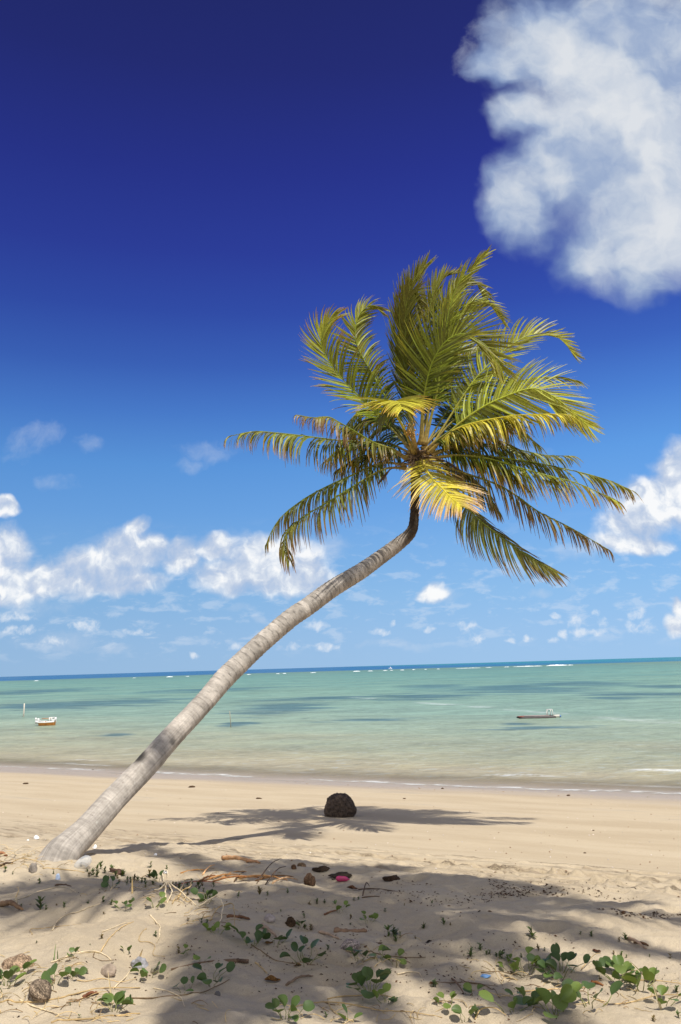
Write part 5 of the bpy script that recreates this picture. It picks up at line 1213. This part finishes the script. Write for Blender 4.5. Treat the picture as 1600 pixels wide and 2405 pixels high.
for (px, py, w, h, c, lb, nm, ct) in ((85, 1970, 13, 8, (1.2, 1.2, 1.2), 'white crumpled scrap on the sunny sand left of the trunk', 'plastic_scrap', 'plastic scrap'), (223, 1993, 10, 8, (1.25, 1.25, 1.25), 'white round scrap on the sand right of the palm base', 'plastic_scrap', 'plastic scrap'),
        (365, 2009, 8, 5, (1.2, 1.2, 1.2), 'small white scrap on the sand beside the trunk shadow', 'plastic_scrap', 'plastic scrap'), (66, 1974, 6, 3, (1.1, 1.1, 1.1), 'tiny white scrap next to the crumpled one left of the trunk', 'plastic_scrap', 'plastic scrap'),
        (136, 2066, 10, 15, (.55, .66, .85), 'bluish white plastic scrap standing on the shaded slope', 'plastic_scrap', 'plastic scrap'), (389, 2050, 9, 7, (1.1, 1.1, 1.1), 'white scrap beside the small white loop', 'plastic_scrap', 'plastic scrap'),
        (1141, 2293, 22, 5, (.25, .5, .9), 'blue flat plastic scrap left of the big vine patch', 'plastic_scrap', 'plastic scrap')):
    g = gp(px, py); o = rock_mesh(nm, g-np.array((0, 0, .002)), w/ppm(g), h/ppm(g), w/ppm(g)*.7, PLASTIC_W, px*.1, .3, 3, .3, (0, 0), .15)
    a = o.data.color_attributes['Col']; a.data.foreach_set('color', np.tile(np.array(c+(1,), np.float32), len(o.data.vertices)))
    tag(o, lb, ct)
# single seaweed bits left on the open beach
BW = [((450, 1849, 17, 5), 'dark seaweed scrap on the open beach right of the trunk'), ((608, 1876, 16, 4), 'dark seaweed scrap on the open beach left of the rock'), ((60, 1841, 14, 4), 'dark seaweed scrap on the beach at the far left'), ((1335, 1869, 10, 4), 'brown seaweed scrap at the wet edge on the right'),
      ((1040, 1853, 8, 4), 'dark speck of seaweed at the water line right of the rock'), ((950, 1876, 8, 3), 'small seaweed scrap right of the rock'), ((1374, 2004, 8, 3), 'small dark scrap on the smooth sand at right'), ((752, 1957, 10, 3), 'dark scrap inside the palm crown shadow'), ((218, 1809, 5, 4), 'dark pebble-like scrap at the water line left of the trunk'), ((1394, 1951, 6, 3), 'tiny reddish scrap on the smooth beach at right')]
for i, ((px, py, w, h), lb) in enumerate(BW):
    lump(px, py, w*.8, h*.6, HUSK, 60+i, lb, 'seaweed', 'seaweed', (.28, .2, .14), .35, .3, .15)
# ---- uncountable litter
def scatter(name, n, pick, mk, mat, label, cat, clump=None):
    mb = MB(); rs = np.random.RandomState(len(name)*7+n)
    for i in range(n):
        px, py = pick(rs); g = gp(px, py)
        if g is None: continue
        if clump and float(fbm(g[0]*1.6, g[1]*3.2, 400, 3)) < clump: continue
        mk(mb, rs, g)
    o = mb.build(name, mat, None, None, False); tag(o, label, cat, kind='stuff')
def flake(mb, rs, g, s, c, asp=2.5, th=.25):
    a = rs.uniform(0, PI); u_ = np.array((math.cos(a), math.sin(a), rs.uniform(-.1, .3))); v_ = np.array((-math.sin(a), math.cos(a), rs.uniform(-.2, .2)))
    L = s*rs.uniform(.5, 1.5); w = L/asp*rs.uniform(.5, 1.3); up = np.array((0, 0, w*th+.002))
    mb.add([g-u_*L+up*.5, g-v_*w+up*.8, g+u_*L+up, g+v_*w+up*.6, g+up*2.2], [(0, 1, 4), (1, 2, 4), (2, 3, 4), (3, 0, 4)], c)
def p_fore(rs):
    while True:
        px, py = rs.uniform(0, 1600), rs.uniform(2040, 2404)
        if py > 2050+max(0, px-800)*.12 and not (px < 520 and rs.rand() < .55): return px, py
scatter('litter', 1500, p_fore, lambda mb, rs, g: flake(mb, rs, g, .007, tuple(np.array((.42, .27, .17))*rs.uniform(.25, 1.5)), rs.choice([1.8, 3, 7])), FIBRE, 'fine leaf and bark litter strewn over the near sand', 'litter', .02)
def p_right(rs):
    if rs.rand() < .6:
        px = rs.uniform(1150, 1600); return px, 2086+(px-1150)*.15+rs.normal(0, 20)
    px = rs.uniform(860, 1600); return px, 2062+(px-900)*.11+abs(rs.normal(0, 30))
scatter('seaweed_litter', 1500, p_right, lambda mb, rs, g: flake(mb, rs, g, .011, tuple(np.array((.45, .33, .24))*rs.uniform(.3, 1.6)), rs.choice([2, 3, 6]), .22), FIBRE, 'dark dry seaweed litter along the high-water line at right', 'seaweed litter', .10)
def p_beach(rs):
    while True:
        px, py = rs.uniform(0, 1600), rs.uniform(1830, 2060)
        if py > 1815+px*.04 and py < 1990+px*.09: return px, py
scatter('shell_bits', 300, p_beach, lambda mb, rs, g: flake(mb, rs, g, .009, tuple(np.array((4.2, 5.6, 8.5))*rs.uniform(.6, 1.1)) if rs.rand() < .6 else (1.2, 1.0, .9), 1.5, .4), FIBRE, 'tiny white shell fragments dotted over the smooth beach', 'shell fragments')
def thread(mb, rs, g, L):
    a = rs.uniform(0, 2*PI); e = rs.uniform(.0, .9)**2; d = np.array((math.cos(a), math.sin(a)*.7, e)); L = L*rs.uniform(.4, 1.5)
    P = [g+np.array((0, 0, .004))]; c = rs.normal(0, .5)
    for q in range(5):
        P.append(P[-1]+d*L/5); d = unit(d+np.array((-d[1]*c*.5, d[0]*c*.5, -.28)))
    P = [np.array((p[0], p[1], max(p[2], float(hgt(p[0], p[1]))+.002))) for p in P]
    mb.tube(P, [.0016, .0018, .0016, .0014, .0012, .0006], 4, tuple(np.array((1.0, .88, .62) if rs.rand() < .65 else (.45, .34, .22))*rs.uniform(.55, 1.25)), False)
def p_straw(rs):
    zones = ((40, 2018, 45, 12), (95, 2022, 45, 14), (60, 2350, 90, 26), (230, 2372, 130, 22), (400, 2108, 50, 12), (330, 2085, 70, 14), (1180, 2300, 60, 20), (1330, 2330, 120, 26), (860, 2375, 110, 18), (560, 2060, 80, 14), (130, 2270, 70, 20), (1480, 2330, 70, 26), (870, 2250, 60, 16), (480, 2150, 40, 12))
    z = zones[rs.randint(len(zones))]; return min(1598, max(2, z[0]+rs.normal(0, z[2]))), min(2402, z[1]+rs.normal(0, z[3]))
scatter('dry_grass', 420, p_straw, lambda mb, rs, g: thread(mb, rs, g, .09), STRAW, 'thin dry straw threads tangled over the near sand', 'dry grass')
def p_line(rs):
    px = rs.uniform(0, 1600); return px, 1802+px*.046+rs.normal(0, 5)
scatter('foam_flecks', 120, p_line, lambda mb, rs, g: flake(mb, rs, g, .02, tuple(np.array((3.0, 4.0, 4.5))*rs.uniform(.4, 1.0)) if rs.rand() < .5 else (1.3, 1.0, .5), 2.2, .3), FIBRE, 'pale flecks of foam and weed along the water edge', 'foam flecks')

# ------------------------------------------------------------------ on the water
p = sp(107, 1704); k = F/float(np.dot(p-CAM, fw)); M = lambda v: v/k       # photo units at the boat
boat = empty('rowing_boat', p); tag(boat, 'small wooden boat with orange hull and white rails afloat at the left', 'boat')
WH = (.80, .79, .76); OR = (.62, .23, .05)
def hull_mesh(name, xs_, ztop, zbot, beam, col, mat=PAINT):
    mb = MB(); V = []; Fc = []; n = len(xs_)
    for i, x in enumerate(xs_):
        q = i/(n-1); b = beam*(1-.55*abs(2*q-1)**3); zt = ztop+M(1.2)*abs(2*q-1)**2
        for (yy, zz) in ((-b, zt), (-b*.86, (zt+zbot)/2), (-b*.55, zbot), (b*.55, zbot), (b*.86, (zt+zbot)/2), (b, zt)): V.append((x, yy, zz))
    for i in range(n-1):
        for j in range(5):
            a = i*6+j; Fc.append((a, a+6, a+7, a+1))
    Fc.append((0, 1, 2, 3, 4, 5)); Fc.append(tuple((n-1)*6+j for j in (5, 4, 3, 2, 1, 0)))
    mb.add(V, Fc, col); return mb
hull_mesh('hull', np.linspace(-M(15), M(22), 11), M(8.4), -M(3), M(12.6), OR).build('hull', PAINT, boat)
mb = MB()
for y in (-1, 1):
    mb.tube([(-M(22), y*M(5), M(9.4)), (-M(12), y*M(11.6), M(8.2)), (M(4), y*M(12.2), M(8.0)), (M(23), y*M(9), M(8.8))], M(1.5), 8, WH)
mb.build('gunwale', PAINT, boat)
mb = MB(); mb.box((-M(18), 0, M(8)), (M(5.2), M(5), M(4)), 0, .9, WH); mb.build('bow_deck', PAINT, boat)
for (x, y, z0, z1, w) in ((-22, -3, 8, 18.5, 1.3), (-14, -8, 8, 17, 1.5), (-19, 3, 8, 16.5, 1.2), (12.5, -9, 8, 19, 1.4), (17, -7, 8, 18.6, 1.3), (22, -5, 8, 18.2, 1.7), (21.5, 6, 8, 18.2, 1.5)):
    mb = MB(); mb.box((M(x), M(y), M((z0+z1)/2)), (M(w), M(w), M((z1-z0)/2)), 0, .9, WH); mb.build('post', PAINT, boat)
mb = MB(); mb.box((-M(18), -M(3), M(15)), (M(5), M(1), M(1)), .3, 1, WH); mb.build('bow_rail', PAINT, boat)
mb = MB(); mb.box((M(18), -M(7), M(18.3)), (M(5.6), M(1), M(1)), .1, 1, WH); mb.box((M(19.5), -M(6.5), M(11.5)), (M(3.6), M(.8), M(2.4)), .1, 1, WH); mb.build('stern_rail', PAINT, boat)
mb = MB(); mb.box((0, M(9), M(15.4)), (M(12.5), M(1), M(1.1)), 0, 1, (.55, .34, .2)); mb.build('cross_rail', PAINT, boat)
mb = MB(); mb.box((-M(4), -M(2), M(10.2)), (M(8), M(5), M(.8)), 0, 1, WH); mb.build('thwart', PAINT, boat)
mb = MB(); mb.box((M(5), -M(12.6), M(6.4)), (M(1.1), M(.5), M(4.4)), 0, 1, (.45, .2, .06)); mb.build('fender', PAINT, boat)

p = sp(1266, 1686); k = F/float(np.dot(p-CAM, fw))
raft = empty('raft', p); tag(raft, 'low dark log raft with a white trestle and pale bow floating at the right', 'raft')
mb = MB()
for j in range(5):
    y = M(-16+8*j); sh = [0, 4, 7, 5, 1][j]
    mb.tube([(M(-50+sh), y, M(1)), (M(-40+sh), y, M(1.8)), (M(0), y, M(1.5)), (M(30), y, M(1.2)), (M(36), y, M(1.2))], [M(1.2), M(2.6), M(3.6), M(4.0), M(2.6)], 9, tuple(np.array((.06, .05, .048))*(1+.35*(j % 2))))
mb.build('log_deck', PAINT, raft)
mb = MB()
mb.box((-M(5), M(4), M(5.2)), (M(30), M(11), M(.4)), 0, .97, (.36, .30, .26)); mb.build('plank_top', PAINT, raft)
mb = MB(); mb.box((-M(41), M(4), M(4.2)), (M(7), M(12), M(.8)), .05, .8, (.22, .08, .05)); mb.build('stern_board', PAINT, raft)
mb = MB(); mb.tube([(M(33), 0, M(2.0)), (M(40), 0, M(2.4)), (M(48), 0, M(3.2)), (M(51), 0, M(3.6))], [M(4.2), M(4.0), M(3.2), M(1.2)], 10, (.52, .49, .42)); mb.build('bow', PAINT, raft)
mb = MB(); mb.tube([(M(48.5), -M(1), M(2.4)), (M(52), -M(1), M(3))], [M(2.8), M(1.8)], 9, (.10, .20, .42)); mb.build('bow_cap', PAINT, raft)
tre = MB(); tre.box((M(25.5), -M(2), M(18.6)), (M(6.6), M(1.1), M(.8)), 0, 1, WH); tr_o = tre.build('trestle', PAINT, raft)
for (x, dx, y) in ((18.5, -.6, -2), (21, .9, 3), (29.5, -.9, 3), (32.5, .8, -2)):
    mb = MB(); mb.tube([(M(x+dx), M(y), M(5)), (M(x), M(y*.5), M(18))], M(.75), 6, (.72, .70, .62)); mb.build('leg', PAINT, tr_o)
def pole(px, y0, y1, w, col, lean, label):
    p = sp(px, y1); k = F/float(np.dot(p-CAM, fw)); mb = MB(); h = (y1-y0)/k
    mb.tube([(0, 0, -.4), (lean*.25*h, 0, h*.25), (lean*.6*h, .01, h*.6), (lean*h, 0, h)], [w*.55/k, w*.52/k, w*.48/k, w*.42/k], 9, [tuple(np.array(col)*.35), tuple(np.array(col)*.8), col, col])
    o = mb.build('mooring_pole', PAINT, None, p); tag(o, label, 'pole')
pole(55.5, 1653, 1683, 3.2, (.62, .56, .46), .02, 'pale thick mooring pole in the water above the orange boat')
pole(543, 1671, 1708, 1.9, (.36, .34, .24), -.09, 'thin leaning pole in the water right of the palm trunk')
p = sp(917, 1571); k = F/float(np.dot(p-CAM, fw)); sb = empty('sailing_boat', p); tag(sb, 'tiny white boat far off on the horizon beyond the reef', 'boat')
hull_mesh('hull', np.linspace(-4/k, 4/k, 7), 1.6/k, -1/k, 1.2/k, (.85, .85, .85)).build('hull', PAINT, sb)
mb = MB(); mb.box((.3/k, 0, 3.0/k), (1.4/k, .8/k, 1.5/k), 0, .6, (.85, .85, .85)); mb.build('cabin', PAINT, sb)
